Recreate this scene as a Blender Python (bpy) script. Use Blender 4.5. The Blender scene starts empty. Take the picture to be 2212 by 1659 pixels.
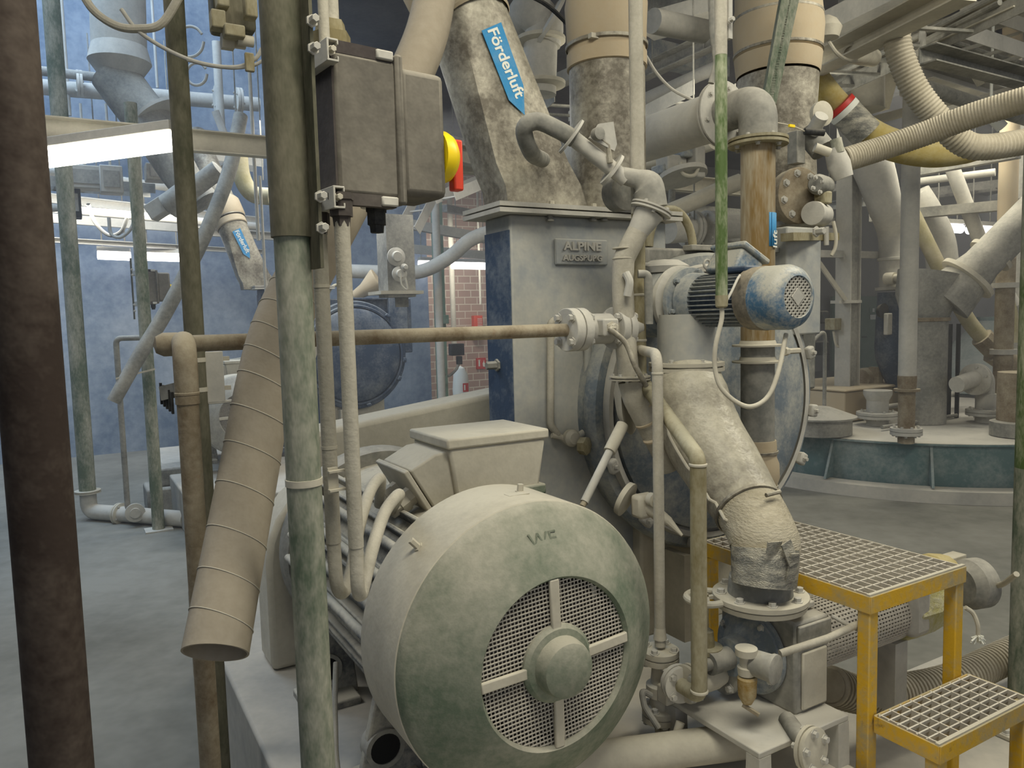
import bpy, bmesh, math, random
from mathutils import Vector as V, Matrix
random.seed(7)
sc = bpy.context.scene
COL = sc.collection
R = math.radians
F = 1650.0                                   # focal length in pixels of the 2212 x 1659 frame
EYE = V((0, 0, 1.6))
# ---------------------------------------------------------------- camera
cam = bpy.data.cameras.new('camera'); cam.sensor_width = 36; cam.lens = F / 2212 * 36; cam.clip_start = .02
co = bpy.data.objects.new('camera', cam); COL.objects.link(co)
CR = Matrix.Rotation(R(85.1), 3, 'X') @ Matrix.Rotation(R(-1.5), 3, 'Z')
co.matrix_world = Matrix.Translation(EYE) @ CR.to_4x4()
sc.camera = co
# ---------------------------------------------------------------- world, exposure
sc.view_settings.view_transform = 'Standard'; sc.view_settings.look = 'None'
sc.view_settings.exposure = 0.22; sc.view_settings.gamma = 1.0; sc.view_settings.use_curve_mapping = False
w = bpy.data.worlds.new('hall_air'); sc.world = w; w.use_nodes = True
w.node_tree.nodes['Background'].inputs[0].default_value = (.90, .93, 1.0, 1)
w.node_tree.nodes['Background'].inputs[1].default_value = .50
sc.cycles.use_denoising = True
sc.cycles.max_bounces = 4; sc.cycles.diffuse_bounces = 3; sc.cycles.glossy_bounces = 2
def area(name, loc, target, sx, sy, power, col):
    l = bpy.data.lights.new(name, 'AREA'); l.shape = 'RECTANGLE'; l.size = sx; l.size_y = sy; l.energy = power; l.color = col
    o = bpy.data.objects.new(name, l); COL.objects.link(o); o.location = loc
    o.rotation_euler = (V(target) - V(loc)).to_track_quat('-Z', 'Y').to_euler()
    return o
WARM = (1.0, .95, .80); NEUT = (1.0, .97, .90); BLUE = (.58, .78, 1.0)
area('fluorescent_light', (.35, .75, 3.30), (.35, 1.5, .8), 1.6, .5, 40, WARM)
area('fluorescent_light', (2.6, 2.6, 3.6), (2.2, 3.2, .5), 2.0, .5, 60, WARM)
area('fluorescent_light', (-2.6, 2.2, 3.6), (-2.2, 3.2, 0), 1.6, .5, 26, NEUT)
area('fluorescent_light', (4.5, 7.5, 3.9), (4.5, 8, 0), 3.0, .8, 105, WARM)
area('fluorescent_light', (-4.3, 8.2, 2.9), (-4.6, 9.9, .9), 1.8, .3, 34, NEUT)
area('fluorescent_light', (1.25, 5.0, 2.75), (1.25, 5.1, 4.0), 1.4, .2, 16, WARM)
area('fluorescent_light', (-.75, 12.2, 2.9), (-.6, 13.4, 1.4), 1.2, .2, 22, NEUT)
area('fluorescent_light', (-1.0, 7.0, 3.4), (-1.0, 7.2, 0), 3.0, .8, 50, NEUT)
area('added_blue_fill', (-4.6, 6.0, 7.4), (-3.4, 9.5, 3.6), 5.0, 2.0, 400, BLUE)  # added unseen light, imitates blue daylight on the left wall
# ---------------------------------------------------------------- fine dust haze that fills the hall
hm = bpy.data.materials.new('dust_haze'); hm.use_nodes = True; hn = hm.node_tree; hn.nodes.remove(hn.nodes['Principled BSDF'])
vs_ = hn.nodes.new('ShaderNodeVolumeScatter'); vs_.inputs['Density'].default_value = .026; vs_.inputs['Color'].default_value = (.95, .96, 1, 1); vs_.inputs['Anisotropy'].default_value = .2
hn.links.new(vs_.outputs[0], hn.nodes['Material Output'].inputs['Volume'])
hb_ = bmesh.new(); bmesh.ops.create_cube(hb_, size=1.0); hme = bpy.data.meshes.new('dust_haze'); hb_.to_mesh(hme); hb_.free(); hme.materials.append(hm)
hz = bpy.data.objects.new('dust_haze', hme); COL.objects.link(hz); hz.scale = (22, 16, 4.9); hz.location = (2, 11.8, 2.5)
hz['label'] = 'fine pale dust haze hanging in the air of the hall'; hz['category'] = 'haze'; hz['kind'] = 'stuff'
sc.cycles.volume_bounces = 0
# ---------------------------------------------------------------- geometry helpers
TH = R(30)
A = V((-math.sin(TH), math.cos(TH), 0)); B = V((math.cos(TH), math.sin(TH), 0)); Z = V((0, 0, 1))
GRID = Matrix((B, A, Z)).transposed()        # local x = B, y = A (machine axis, away), z = up
def ray(px, py): return CR @ V(((px - 1106) / F, -(py - 829.5) / F, -1))
def P(px, py, Y):
    d = ray(px, py); return EYE + d * (Y / d.y)
def PZ(px, py, z):
    d = ray(px, py); return EYE + d * ((z - 1.6) / d.z)
def PP(px, py, p0, n):
    d = ray(px, py); return EYE + d * ((V(p0) - EYE).dot(n) / d.dot(n))
def s2l(c): return tuple(((x / 255) / 12.92 if x <= 10 else ((x / 255 + .055) / 1.055) ** 2.4) for x in c)
def basis(ax):
    ax = V(ax).normalized(); u = (V((0, 0, 1)) if abs(ax.z) < .9 else A).cross(ax).normalized(); v = ax.cross(u)
    return u, v, ax
def fillet(pts, r, k=7):
    pts = [V(p) for p in pts]
    if r <= 0 or len(pts) < 3: return pts
    out = [pts[0]]
    for i in range(1, len(pts) - 1):
        a, b, c = pts[i-1], pts[i], pts[i+1]; d1 = (a - b); d2 = (c - b); l = min(r, d1.length * .48, d2.length * .48)
        d1.normalize(); d2.normalize()
        ang = d1.angle(d2, math.pi)
        t = min(r / max(math.tan(ang / 2), .05), (a-b).length * .48, (c-b).length * .48)
        s, e = b + d1 * t, b + d2 * t
        for j in range(k + 1):
            q = j / k; out.append(s * (1-q)**2 + b * 2*q*(1-q) + e * q*q)
    out.append(pts[-1]); return out
def spl(pts, n=8):
    pts = [V(p) for p in pts]; q = [pts[0]*2 - pts[1]] + pts + [pts[-1]*2 - pts[-2]]; out = []
    for i in range(1, len(q) - 2):
        p0, p1, p2, p3 = q[i-1:i+3]
        for j in range(n):
            t = j / n
            out.append(.5*((2*p1) + (p2-p0)*t + (2*p0-5*p1+4*p2-p3)*t*t + (3*p1-p0-3*p2+p3)*t**3))
    out.append(pts[-1]); return out
class G:
    def __init__(s): s.b = bmesh.new()
    def box(s, c, size, M=GRID, taper=1.0, ty=None):
        c = V(c); x, y, z = [k / 2 for k in size]; ty = taper if ty is None else ty; vs = []
        for k, (tx, tyy) in ((-1, (1, 1)), (1, (taper, ty))):
            for i, j in ((-1,-1),(1,-1),(1,1),(-1,1)):
                vs.append(s.b.verts.new(c + M @ V((i*x*tx, j*y*tyy, k*z))))
        for f in ((3,2,1,0),(4,5,6,7),(0,1,5,4),(1,2,6,5),(2,3,7,6),(3,0,4,7)): s.b.faces.new([vs[q] for q in f])
        return s
    def bar(s, p0, p1, w, h, up=Z):              # rectangular bar between two points
        p0, p1 = V(p0), V(p1); d = (p1 - p0); y = d.normalized()
        x = y.cross(up); x = x.normalized() if x.length > 1e-4 else V((1,0,0)); z = x.cross(y)
        return s.box((p0+p1)/2, (w, d.length, h), Matrix((x, y, z)).transposed())
    def lathe(s, o, ax, prof, n=32, cap=True, a0=None):
        o = V(o); u, v, a = basis(ax); rings = []
        for t, r in prof:
            if r < 1e-6: rings.append([s.b.verts.new(o + a*t)]); continue
            rings.append([s.b.verts.new(o + a*t + (u*math.cos(2*math.pi*k/n) + v*math.sin(2*math.pi*k/n))*r) for k in range(n)])
        for p, q in zip(rings, rings[1:]):
            for k in range(n):
                k2 = (k+1) % n
                f = [p[k % len(p)], p[k2 % len(p)], q[k2 % len(q)], q[k % len(q)]]
                f = [x for i, x in enumerate(f) if x not in f[:i]]
                if len(f) > 2: s.b.faces.new(f)
        if cap:
            if len(rings[0]) > 1: s.b.faces.new(rings[0][::-1])
            if len(rings[-1]) > 1: s.b.faces.new(rings[-1])
        return s
    def cyl(s, p0, p1, r, n=20, r2=None):
        d = V(p1) - V(p0); return s.lathe(p0, d, [(0, r), (d.length, r if r2 is None else r2)], n)
    def tube(s, pts, r, n=16, cap=True, wall=0):
        pts = [V(p) for p in pts]; m = len(pts)
        rs = list(r) if isinstance(r, (list, tuple)) else [r]*m
        if len(rs) != m: rs = [rs[min(int(i*(len(rs)-1)/(m-1)), len(rs)-2)]*(1-((i*(len(rs)-1)/(m-1)) % 1 if i < m-1 else 1)) + rs[min(int(i*(len(rs)-1)/(m-1)), len(rs)-2)+1]*((i*(len(rs)-1)/(m-1)) % 1 if i < m-1 else 1) for i in range(m)]
        def sweep(rs, flip):
            t = (pts[1]-pts[0]).normalized(); u, v, _ = basis(t); rings = []
            for i, p in enumerate(pts):
                t2 = ((pts[min(i+1, m-1)] - pts[max(i-1, 0)])).normalized()
                q = t.rotation_difference(t2); u = (q @ u); u = (u - t2*u.dot(t2)).normalized(); v = t2.cross(u); t = t2
                rings.append([s.b.verts.new(p + (u*math.cos(2*math.pi*k/n) + v*math.sin(2*math.pi*k/n))*rs[i]) for k in range(n)])
            for a, b in zip(rings, rings[1:]):
                for k in range(n):
                    k2 = (k+1) % n; f = [a[k], a[k2], b[k2], b[k]]
                    s.b.faces.new(f[::-1] if flip else f)
            return rings
        o = sweep(rs, False)
        if wall:
            i_ = sweep([x - wall for x in rs], True)
            for a, b, fl in ((o[0], i_[0], 0), (o[-1], i_[-1], 1)):
                for k in range(n):
                    k2 = (k+1) % n; f = [a[k], b[k], b[k2], a[k2]]; s.b.faces.new(f[::-1] if fl else f)
        elif cap: s.b.faces.new(o[0][::-1]); s.b.faces.new(o[-1])
        return s
    def hose(s, pts, r, pitch=.02, amp=.08, n=18):   # corrugated hose
        pts = [V(p) for p in pts]; L = [0]
        for a, b in zip(pts, pts[1:]): L.append(L[-1] + (b-a).length)
        m = max(8, int(L[-1] / pitch) * 2); out = []; rs = []; j = 0
        steps = [(L[-1] * i / m, amp*.5 if i % 2 else -amp*.5) for i in range(m + 1)]
        if amp >= .15: steps = [(L[-1]*(i + f)/(m//2), e) for i in range(m//2) for f, e in ((0, 0), (.25, .02), (.5, 0), (.62, -amp), (.84, -amp))]
        for d, e in steps:
            while j < len(pts) - 2 and L[j+1] < d: j += 1
            q = (d - L[j]) / max(L[j+1] - L[j], 1e-9); out.append(pts[j].lerp(pts[j+1], q)); rs.append(r * (1 + e))
        return s.tube(out, rs, n)
    def prism(s, poly, vec):
        a = [s.b.verts.new(V(p)) for p in poly]; b = [s.b.verts.new(V(p) + V(vec)) for p in poly]; n = len(a)
        s.b.faces.new(a[::-1]); s.b.faces.new(b)
        for i in range(n): s.b.faces.new([a[i], a[(i+1) % n], b[(i+1) % n], b[i]])
        return s
    def loft(s, rings, cap=True):
        rr = [[s.b.verts.new(V(p)) for p in r] for r in rings]; n = len(rr[0])
        for a, b in zip(rr, rr[1:]):
            for k in range(n): s.b.faces.new([a[k], a[(k+1) % n], b[(k+1) % n], b[k]])
        if cap: s.b.faces.new(rr[0][::-1]); s.b.faces.new(rr[-1])
        return s
    def quad(s, a, b, c, d): s.b.faces.new([s.b.verts.new(V(p)) for p in (a, b, c, d)]); return s
    def build(s, name, mat, parent=None, bevel=0, loc=None, smooth=True, ang=32):
        b = s.b; bmesh.ops.recalc_face_normals(b, faces=b.faces[:])
        if parent is not None: off = parent['_w'] if '_w' in parent else parent.location; off = V(off)
        else:
            vs = [v.co for v in b.verts]; off = V(loc) if loc is not None else V((sum(v.x for v in vs)/len(vs), sum(v.y for v in vs)/len(vs), min(v.z for v in vs)))
        for v in b.verts: v.co -= off
        me = bpy.data.meshes.new(name); b.to_mesh(me); b.free()
        if smooth:
            for p in me.polygons: p.use_smooth = True
            me.set_sharp_from_angle(angle=R(ang))
        me.materials.append(mat); o = bpy.data.objects.new(name, me); COL.objects.link(o)
        if parent is not None: o.parent = parent; WOFF[o.name] = off; o['_w'] = tuple(off)
        else: o.location = off; o['_w'] = tuple(off)
        if bevel:
            m = o.modifiers.new('bevel', 'BEVEL'); m.width = bevel; m.segments = 2; m.limit_method = 'ANGLE'; m.angle_limit = R(40)
        return o
WOFF = {}
def tag(o, label, cat, group=None, kind=None):
    o['label'] = label; o['category'] = cat
    if group: o['group'] = group
    if kind: o['kind'] = kind
    return o
def thing(name, label, cat, loc, group=None):
    o = bpy.data.objects.new(name, None); COL.objects.link(o); o.location = V(loc); o.empty_display_size = .05; o['_w'] = tuple(V(loc))
    return tag(o, label, cat, group)
def struct(o): o['kind'] = 'structure'; return o
def dup(root, d, label=None, rot=0):
    def rec(o, parent):
        c = o.copy(); COL.objects.link(c)
        if parent is not None: c.parent = parent; c.matrix_parent_inverse = Matrix()
        for ch in [x for x in COL.objects if x.parent == o]: rec(ch, c)
        return c
    c = rec(root, None); c.location = root.location + V(d); c.rotation_euler.z += rot
    if label: c['label'] = label
    return c
_bolt = {}
def bolt_at(parent, p, ax, r, h, mat, name='bolt'):
    k = (round(r, 4), round(h, 4), mat.name)
    if k not in _bolt:
        b = bmesh.new(); g = G(); g.b.free(); g.b = b
        g.lathe((0,0,0), (0,0,1), [(0, r*1.5), (h*.2, r*1.5), (h*.2, r), (h*.95, r), (h, r*.85)], 6)
        bmesh.ops.recalc_face_normals(b, faces=b.faces[:]); me = bpy.data.meshes.new('bolt'); b.to_mesh(me); b.free(); me.materials.append(mat); _bolt[k] = me
    o = bpy.data.objects.new(name, _bolt[k]); COL.objects.link(o); o.parent = parent
    o.location = V(p) - V(parent['_w']); u, v, a = basis(ax); o.rotation_mode = 'QUATERNION'
    o.rotation_quaternion = Matrix((u, v, a)).transposed().to_quaternion(); return o
def bolts(parent, o, ax, Rr, n, mat, r=.008, h=.012, ph=.3):
    u, v, a = basis(ax)
    for k in range(n):
        t = 2*math.pi*(k+ph)/n; bolt_at(parent, V(o) + (u*math.cos(t) + v*math.sin(t))*Rr, a, r, h, mat)
def text(s, size, mat, o, xd, yd, ext, parent, name, wide=1.0, bold=0.0):
    cu = bpy.data.curves.new('t', 'FONT'); cu.body = s; cu.size = size; cu.extrude = ext; cu.offset = bold; cu.align_x = 'CENTER'; cu.align_y = 'CENTER'
    to = bpy.data.objects.new('t', cu); COL.objects.link(to)
    dg = bpy.context.evaluated_depsgraph_get(); me = bpy.data.meshes.new_from_object(to.evaluated_get(dg)); bpy.data.objects.remove(to)
    xd = V(xd).normalized(); yd = V(yd).normalized(); M = Matrix((xd*wide, yd, xd.cross(yd))).transposed(); off = V(parent['_w'])
    for v in me.vertices: v.co = V(o) + M @ v.co - off
    me.materials.clear(); me.materials.append(mat); ob = bpy.data.objects.new(name, me); COL.objects.link(ob); ob.parent = parent; ob['_w'] = tuple(off); return ob
# ---------------------------------------------------------------- materials
DUST = (196, 190, 172)
def dusty(name, base, dust=DUST, k=.35, up=.45, rough=.85, metal=0.0, scale=5.0, con=1.2, bump=.12, stain=None, sk=.5, emit=0, stretch=None):
    m = bpy.data.materials.new(name); m.use_nodes = True; nt = m.node_tree; N = nt.nodes; L = nt.links; bs = N['Principled BSDF']
    bs.inputs['Roughness'].default_value = rough; bs.inputs['Metallic'].default_value = metal; bs.inputs['Specular IOR Level'].default_value = .3
    tc = N.new('ShaderNodeTexCoord'); geo = N.new('ShaderNodeNewGeometry'); src = tc.outputs['Object']
    if stretch:
        mp = N.new('ShaderNodeMapping'); mp.inputs['Scale'].default_value = stretch; L.new(src, mp.inputs[0]); src = mp.outputs[0]
    def noise(sc_, det=3, rg=.6):
        n = N.new('ShaderNodeTexNoise'); n.inputs['Scale'].default_value = sc_; n.inputs['Detail'].default_value = det; n.inputs['Roughness'].default_value = rg
        L.new(src, n.inputs['Vector']); return n.outputs['Fac']
    def math_(op, a, b, cl=False):
        n = N.new('ShaderNodeMath'); n.operation = op; n.use_clamp = cl
        for i, x in enumerate((a, b)):
            if isinstance(x, (int, float)): n.inputs[i].default_value = x
            else: L.new(x, n.inputs[i])
        return n.outputs[0]
    n1 = noise(scale); n2 = noise(scale * 9, 2, .7); n4 = noise(scale * .35, 1, .5)
    sx = N.new('ShaderNodeSeparateXYZ'); L.new(geo.outputs['Normal'], sx.inputs[0]); upz = math_('MULTIPLY', math_('MAXIMUM', sx.outputs[2], 0), up)
    f = math_('ADD', math_('ADD', math_('MULTIPLY', math_('SUBTRACT', n1, .5), con * 1.5), math_('ADD', math_('MULTIPLY', math_('SUBTRACT', n2, .5), con * .7), math_('MULTIPLY', math_('SUBTRACT', n4, .5), con * .6))), math_('ADD', upz, k), True)
    def rgb(c): 
        n = N.new('ShaderNodeRGB'); n.outputs[0].default_value = (*s2l(c), 1); return n.outputs[0]
    def mix(fac, a, b):
        n = N.new('ShaderNodeMix'); n.data_type = 'RGBA'; L.new(fac, n.inputs[0]); L.new(a, n.inputs[6]); L.new(b, n.inputs[7]); return n.outputs[2]
    col = rgb(base)
    if stain:
        n3 = noise(scale * 2.3, 4, .65); cr = N.new('ShaderNodeMapRange'); cr.inputs[1].default_value = 1 - sk; cr.inputs[2].default_value = 1 - sk + .12; L.new(n3, cr.inputs[0])
        col = mix(cr.outputs[0], col, rgb(stain))
    col = mix(f, col, rgb(dust)); L.new(col, bs.inputs['Base Color'])
    if bump:
        bp = N.new('ShaderNodeBump'); bp.inputs['Strength'].default_value = bump; bp.inputs['Distance'].default_value = .01; L.new(n2, bp.inputs['Height']); L.new(bp.outputs[0], bs.inputs['Normal'])
    return m
def plain(name, c, rough=.6, metal=0, emit=0):
    m = bpy.data.materials.new(name); m.use_nodes = True; bs = m.node_tree.nodes['Principled BSDF']
    bs.inputs['Base Color'].default_value = (*s2l(c), 1); bs.inputs['Roughness'].default_value = rough; bs.inputs['Metallic'].default_value = metal
    n = m.node_tree.nodes.new('ShaderNodeTexNoise'); n.inputs['Scale'].default_value = 40; bp = m.node_tree.nodes.new('ShaderNodeBump'); bp.inputs['Strength'].default_value = .06
    m.node_tree.links.new(n.outputs[0], bp.inputs['Height']); m.node_tree.links.new(bp.outputs[0], bs.inputs['Normal'])
    if emit: bs.inputs['Emission Color'].default_value = (*s2l(c), 1); bs.inputs['Emission Strength'].default_value = emit
    return m
m_dust = dusty('thick_pale_dust', (168, 162, 146), k=.55, up=.4, scale=4)
m_green = dusty('dusty_green_paint', (98, 110, 92), (172, 168, 152), k=.22, up=.75, scale=7, con=.9)
m_fin = dusty('dusty_dark_fins', (96, 98, 98), k=.25, up=.75, scale=6)
m_pgreen = dusty('dusty_green_pipe', (92, 104, 86), (178, 174, 158), k=.35, up=.5, scale=9, con=1.5, stretch=(1, 1, .4))
m_olive = dusty('dusty_dark_olive_pipe', (74, 74, 58), (128, 122, 104), k=.35, up=.6, scale=8, con=1.2, stretch=(1, 1, .4))
m_brown = dusty('dark_brown_steel', (52, 42, 36), (104, 94, 84), k=.15, up=.5, scale=5, con=1.0)
m_rust = dusty('rusty_dusty_pipe', (104, 88, 66), (164, 154, 132), k=.45, up=.7, scale=8, con=1.1, stain=(120, 78, 40), sk=.34)
m_tan = dusty('dusty_tan_pipe', (120, 110, 78), (176, 170, 146), k=.3, up=.6, scale=8, con=1.2, stretch=(1, 1, .5))
m_cream = dusty('cream_fabric_sleeve', (180, 162, 132), (182, 172, 150), k=.35, up=.3, scale=3, con=.8)
m_pvc = dusty('dusty_pale_conduit', (160, 155, 140), (190, 184, 168), k=.4, up=.4, scale=12, con=1.2, stain=(112, 110, 92), sk=.3)
m_box = dusty('dusty_grey_enclosure', (92, 88, 80), (150, 144, 130), k=.2, up=.8, scale=5, con=.6)
m_boxd = dusty('dark_parts_and_shaded_back', (62, 56, 54), (120, 114, 104), k=.15, up=.6, scale=5, con=.5)  # dark grey parts; also holds the shade on the switch box back
m_steel = dusty('dusty_bare_steel', (108, 102, 90), (188, 182, 164), k=.4, up=.5, rough=.5, metal=.25, scale=6, con=1.6)
m_sheet = dusty('pale_blue_grey_sheet', (146, 150, 150), (188, 184, 170), k=.45, up=.4, scale=3, con=1.2)
m_navy = dusty('worn_navy_paint', (54, 70, 92), (132, 138, 142), k=.18, up=.7, rough=.55, scale=5, con=1.4)
m_blue = dusty('worn_blue_paint', (70, 104, 132), (178, 176, 164), k=.52, up=.6, rough=.45, scale=11, con=1.9)
m_bluem = dusty('mottled_blue_grey_metal', (112, 122, 130), (166, 166, 158), k=.46, up=.5, rough=.6, scale=7, con=2.0)
m_sticker = dusty('blue_sticker', (62, 140, 190), (150, 175, 190), k=.05, up=.3, scale=22, con=.5, bump=.03)
m_white = plain('white_lettering', (226, 226, 214), .8)
m_yellow = dusty('chipped_yellow_paint', (210, 166, 44), (168, 156, 122), k=.34, up=.8, rough=.6, scale=7, con=2.0, stain=(96, 82, 60), sk=.36)
m_knoby = plain('yellow_plastic', (240, 208, 20), .4)
m_knobr = plain('red_plastic', (214, 66, 40), .4)
m_red = plain('red_sign_paint', (196, 44, 34), .5)
m_ored = plain('orange_red_plastic', (226, 78, 48), .45)
m_hosey = dusty('dusty_yellow_hose', (148, 140, 100), (178, 170, 144), k=.4, up=.6, scale=6, con=1.2)
m_hosed = dusty('dusty_beige_hose', (148, 140, 118), (178, 170, 152), k=.5, up=.5, scale=6, con=1.1)
m_hoseb = dusty('yellowish_hose_skin', (158, 138, 62), (188, 176, 134), k=.25, up=.7, scale=5, con=1.0)
m_grey = dusty('dusty_light_grey_metal', (158, 156, 148), (196, 192, 180), k=.5, up=.5, scale=4, con=1.0)
m_greyd = dusty('dusty_mid_grey_metal', (112, 112, 106), (176, 172, 160), k=.35, up=.6, scale=4, con=1.2)
m_dark = dusty('dark_grey_plastic', (38, 40, 42), (120, 116, 106), k=.05, up=.7, scale=8, con=.6)
m_black = plain('painted_hole_black', (14, 14, 15), .9)  # stands for the dark inside the foot holes
m_floor = dusty('dust_covered_floor', (108, 107, 98), (140, 138, 128), k=.5, up=.1, scale=.9, con=1.4, bump=.05)
m_plinth = dusty('dusty_concrete_plinth', (150, 148, 140), (192, 186, 172), k=.3, up=.5, scale=2, con=1.0)
m_wallb = dusty('blue_sheet_wall', (90, 108, 128), (150, 160, 170), k=.42, up=.3, scale=1.2, con=1.6, bump=.03)
m_far = dusty('far_wall_plaster', (140, 138, 130), (168, 164, 154), k=.5, up=.3, scale=1, con=.8)
m_ceil = dusty('dark_dusty_ceiling', (88, 88, 94), (128, 126, 128), k=.4, up=.3, scale=2, con=1.0)
m_teal = dusty('dusty_teal_paint', (84, 108, 108), (150, 156, 152), k=.25, up=.9, scale=3, con=1.4)
m_gdoor = dusty('green_door_paint', (96, 124, 104), (150, 162, 146), k=.25, up=.3, scale=3, con=.8)
m_algae = dusty('bright_green_pipe', (80, 100, 54), (176, 178, 150), k=.28, up=.5, rough=.5, scale=12, con=1.8, stretch=(1, 1, .35))
m_tape = dusty('crumpled_duct_tape', (116, 116, 110), (200, 194, 176), k=.3, up=.6, rough=.4, metal=.3, scale=14, con=1.8, bump=.5, stretch=(1, 1, 3))
m_film = dusty('dusty_chute_metal', (122, 116, 104), (190, 184, 164), k=.45, up=.5, rough=.42, scale=5, con=1.5, bump=.3)
m_lamp = plain('lamp_tube', (255, 252, 236), .5, emit=9)
m_lampw = plain('lamp_tube_far', (255, 250, 255), .5, emit=7)
m_wire = dusty('galvanised_mesh', (150, 144, 132), (206, 200, 186), k=.5, up=.5, scale=30, con=.5)
def brick_mat():
    m = bpy.data.materials.new('red_brick'); m.use_nodes = True; N = m.node_tree.nodes; L = m.node_tree.links
    tc = N.new('ShaderNodeTexCoord'); mp = N.new('ShaderNodeMapping'); mp.inputs['Rotation'].default_value = (R(-90), 0, 0); b = N.new('ShaderNodeTexBrick')
    L.new(tc.outputs['Object'], mp.inputs[0]); L.new(mp.outputs[0], b.inputs['Vector'])
    b.inputs['Scale'].default_value = 1; b.inputs['Brick Width'].default_value = .25; b.inputs['Row Height'].default_value = .125; b.inputs['Mortar Size'].default_value = .009
    b.inputs['Color1'].default_value = (*s2l((184, 156, 140)), 1); b.inputs['Color2'].default_value = (*s2l((168, 138, 124)), 1); b.inputs['Mortar'].default_value = (*s2l((212, 202, 184)), 1)
    L.new(b.outputs['Color'], N['Principled BSDF'].inputs['Base Color']); N['Principled BSDF'].inputs['Roughness'].default_value = .9; return m
m_brick = brick_mat()
# ================================================================ setting
struct(G().box((1, 11, -.05), (40, 36, .1), Matrix.Identity(3)).build('floor', m_floor))
struct(G().box((6.4, 11, 5.05), (17, 30, .1), Matrix.Identity(3)).build('ceiling', m_ceil))
W0 = V((-5.6, 9.5, 0))
def wall(name, a, b, z0, z1, mat, th=.15):
    a, b = V(a), V(b); d = (b-a); L = d.length; n = V((-d.y, d.x, 0)).normalized()
    g = G().box((L/2, th/2, (z1-z0)/2), (L, th, z1-z0), Matrix.Identity(3)); o = g.build(name, mat, loc=(0, 0, 0))
    o.location = (a.x, a.y, z0); o.rotation_euler = (0, 0, math.atan2(d.y, d.x)); return struct(o)
wall('wall_left', W0 - B*4, W0 + B*5.0, 0, 8.0, m_wallb)
wall('wall_side', W0 - B*4 - A*13, W0 - B*4, 0, 8.0, m_wallb)
q0 = P(905, 700, 13.3); q0.z = 0
wall('wall_brick', q0 - B*.6, q0 + B*3.4, 0, 4.6, m_brick)
q1 = P(1860, 700, 21); q1.z = 0
wall('wall_back', q1 - B*13, q1 + B*9, 0, 6, m_far)
wall('wall_right', q1 + B*9 - A*26, q1 + B*9, 0, 6, m_far)
# added glowing blue panel, out of view high above the left back corner
struct(G().box((-4.6, 6.4, 7.9), (5.4, 2.6, .05), Matrix.Identity(3)).build('blue_fill_panel', plain('added_glow_panel', (160, 190, 255), .5, emit=1.2)))
# concrete plinth below the mill and motor
pl = V((-.724, 2.04, 0)) 
g = G().box(pl - A*.05 + B*.65 + Z*.21, (1.30, 3.2, .42)); struct(g.build('trim_1', m_plinth, bevel=.012))
# ================================================================ big motor
C0 = P(1160, 1402, 1.70); S = .85
def M(t, u=0, v=0): return C0 + A*t + B*u + Z*v
mo = thing('electric_motor', 'large dusty green electric motor with round fan cowl, in the centre foreground', 'motor', M(.5, 0, -.43))
RC = .34
g = G().lathe(C0, A, [(-.055, .188), (-.083, .188), (-.092, .195), (-.088, .205), (-.012, RC*.955), (.0, RC*.985), (.014, RC), (.225, RC), (.225, RC-.01), (.02, RC-.012), (-.055, .195)], 96, cap=False)
cowl = g.build('fan_cowl', m_green, mo, ang=25)
g = G().lathe(C0, A, [(.016, RC+.0), (.018, RC+.0025), (.228, RC+.0025), (.232, RC-.004)], 96, cap=False); g.build('cowl_rim', m_dust, cowl)
g = G().lathe(M(-.083), A, [(0, .188), (.004, .188)], 48); g.b.free(); g.b = bmesh.new()
pt = .0094; r0 = .188
k = int(r0/pt)
tl = Matrix.Rotation(R(-4), 3, A)
for i in range(-k, k+1):
    x = i*pt; h = math.sqrt(max(r0*r0 - x*x, 0))
    if h < .01: continue
    g.bar(M(-.077) + tl @ (B*x - Z*h), M(-.077) + tl @ (B*x + Z*h), .0026, .0022, up=A)
    g.bar(M(-.079) + tl @ (Z*x - B*h), M(-.079) + tl @ (Z*x + B*h), .0026, .0022, up=A)
g.build('mesh_grille', m_wire, cowl, smooth=False)
for ang in (92, 5, 182, 270):
    a = R(ang); d = B*math.cos(a) + Z*math.sin(a)
    G().bar(M(-.087) + d*.07, M(-.087) + d*.192, .024, .010, up=A).build('spoke', m_dust, cowl, bevel=.003)
G().lathe(M(-.085), A, [(.008, .088), (-.002, .088), (-.010, .080), (-.013, .066), (-.034, .064), (-.048, .060), (-.054, .050), (-.056, 0)], 48).build('hub_cap', m_green, cowl)
G().lathe(M(-.05), A, [(0, .17), (.01, .17), (.012, .06), (.1, .06)], 48).build('fan_backing', m_boxd, mo)
g = G()
for i in range(9):
    a = 2*math.pi*i/9; d = B*math.cos(a) + Z*math.sin(a); e = -B*math.sin(a) + Z*math.cos(a)
    g.prism([M(-.055) + d*.05, M(-.055) + d*.165, M(.12) + d*.26, M(.12) + d*.05], e*.006)
g.build('fan_blades', m_dark, mo)
kn = thing
bolt_at(cowl, M(.12) + (B*math.cos(R(133)) + Z*math.sin(R(133)))*RC, B*math.cos(R(133)) + Z*math.sin(R(133)), .008, .030, m_dust, 'cowl_screw')
bolt_at(cowl, M(.12) + (B*math.cos(R(84)) + Z*math.sin(R(84)))*RC, B*math.cos(R(84)) + Z*math.sin(R(84)), .008, .022, m_dust, 'cowl_screw')
G().box(M(.10, .015, RC+.002), (.055, .028, .002)).build('rating_tag', m_dust, cowl)
m_greend = dusty('scratched_lettering', (88, 98, 82), (150, 150, 134), k=.35, up=.2, scale=12)
text('WE', .048, m_greend, M(-.0465, -.005, .268), B, Z + A*.45, .0012, cowl, 'embossed_letters')
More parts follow.
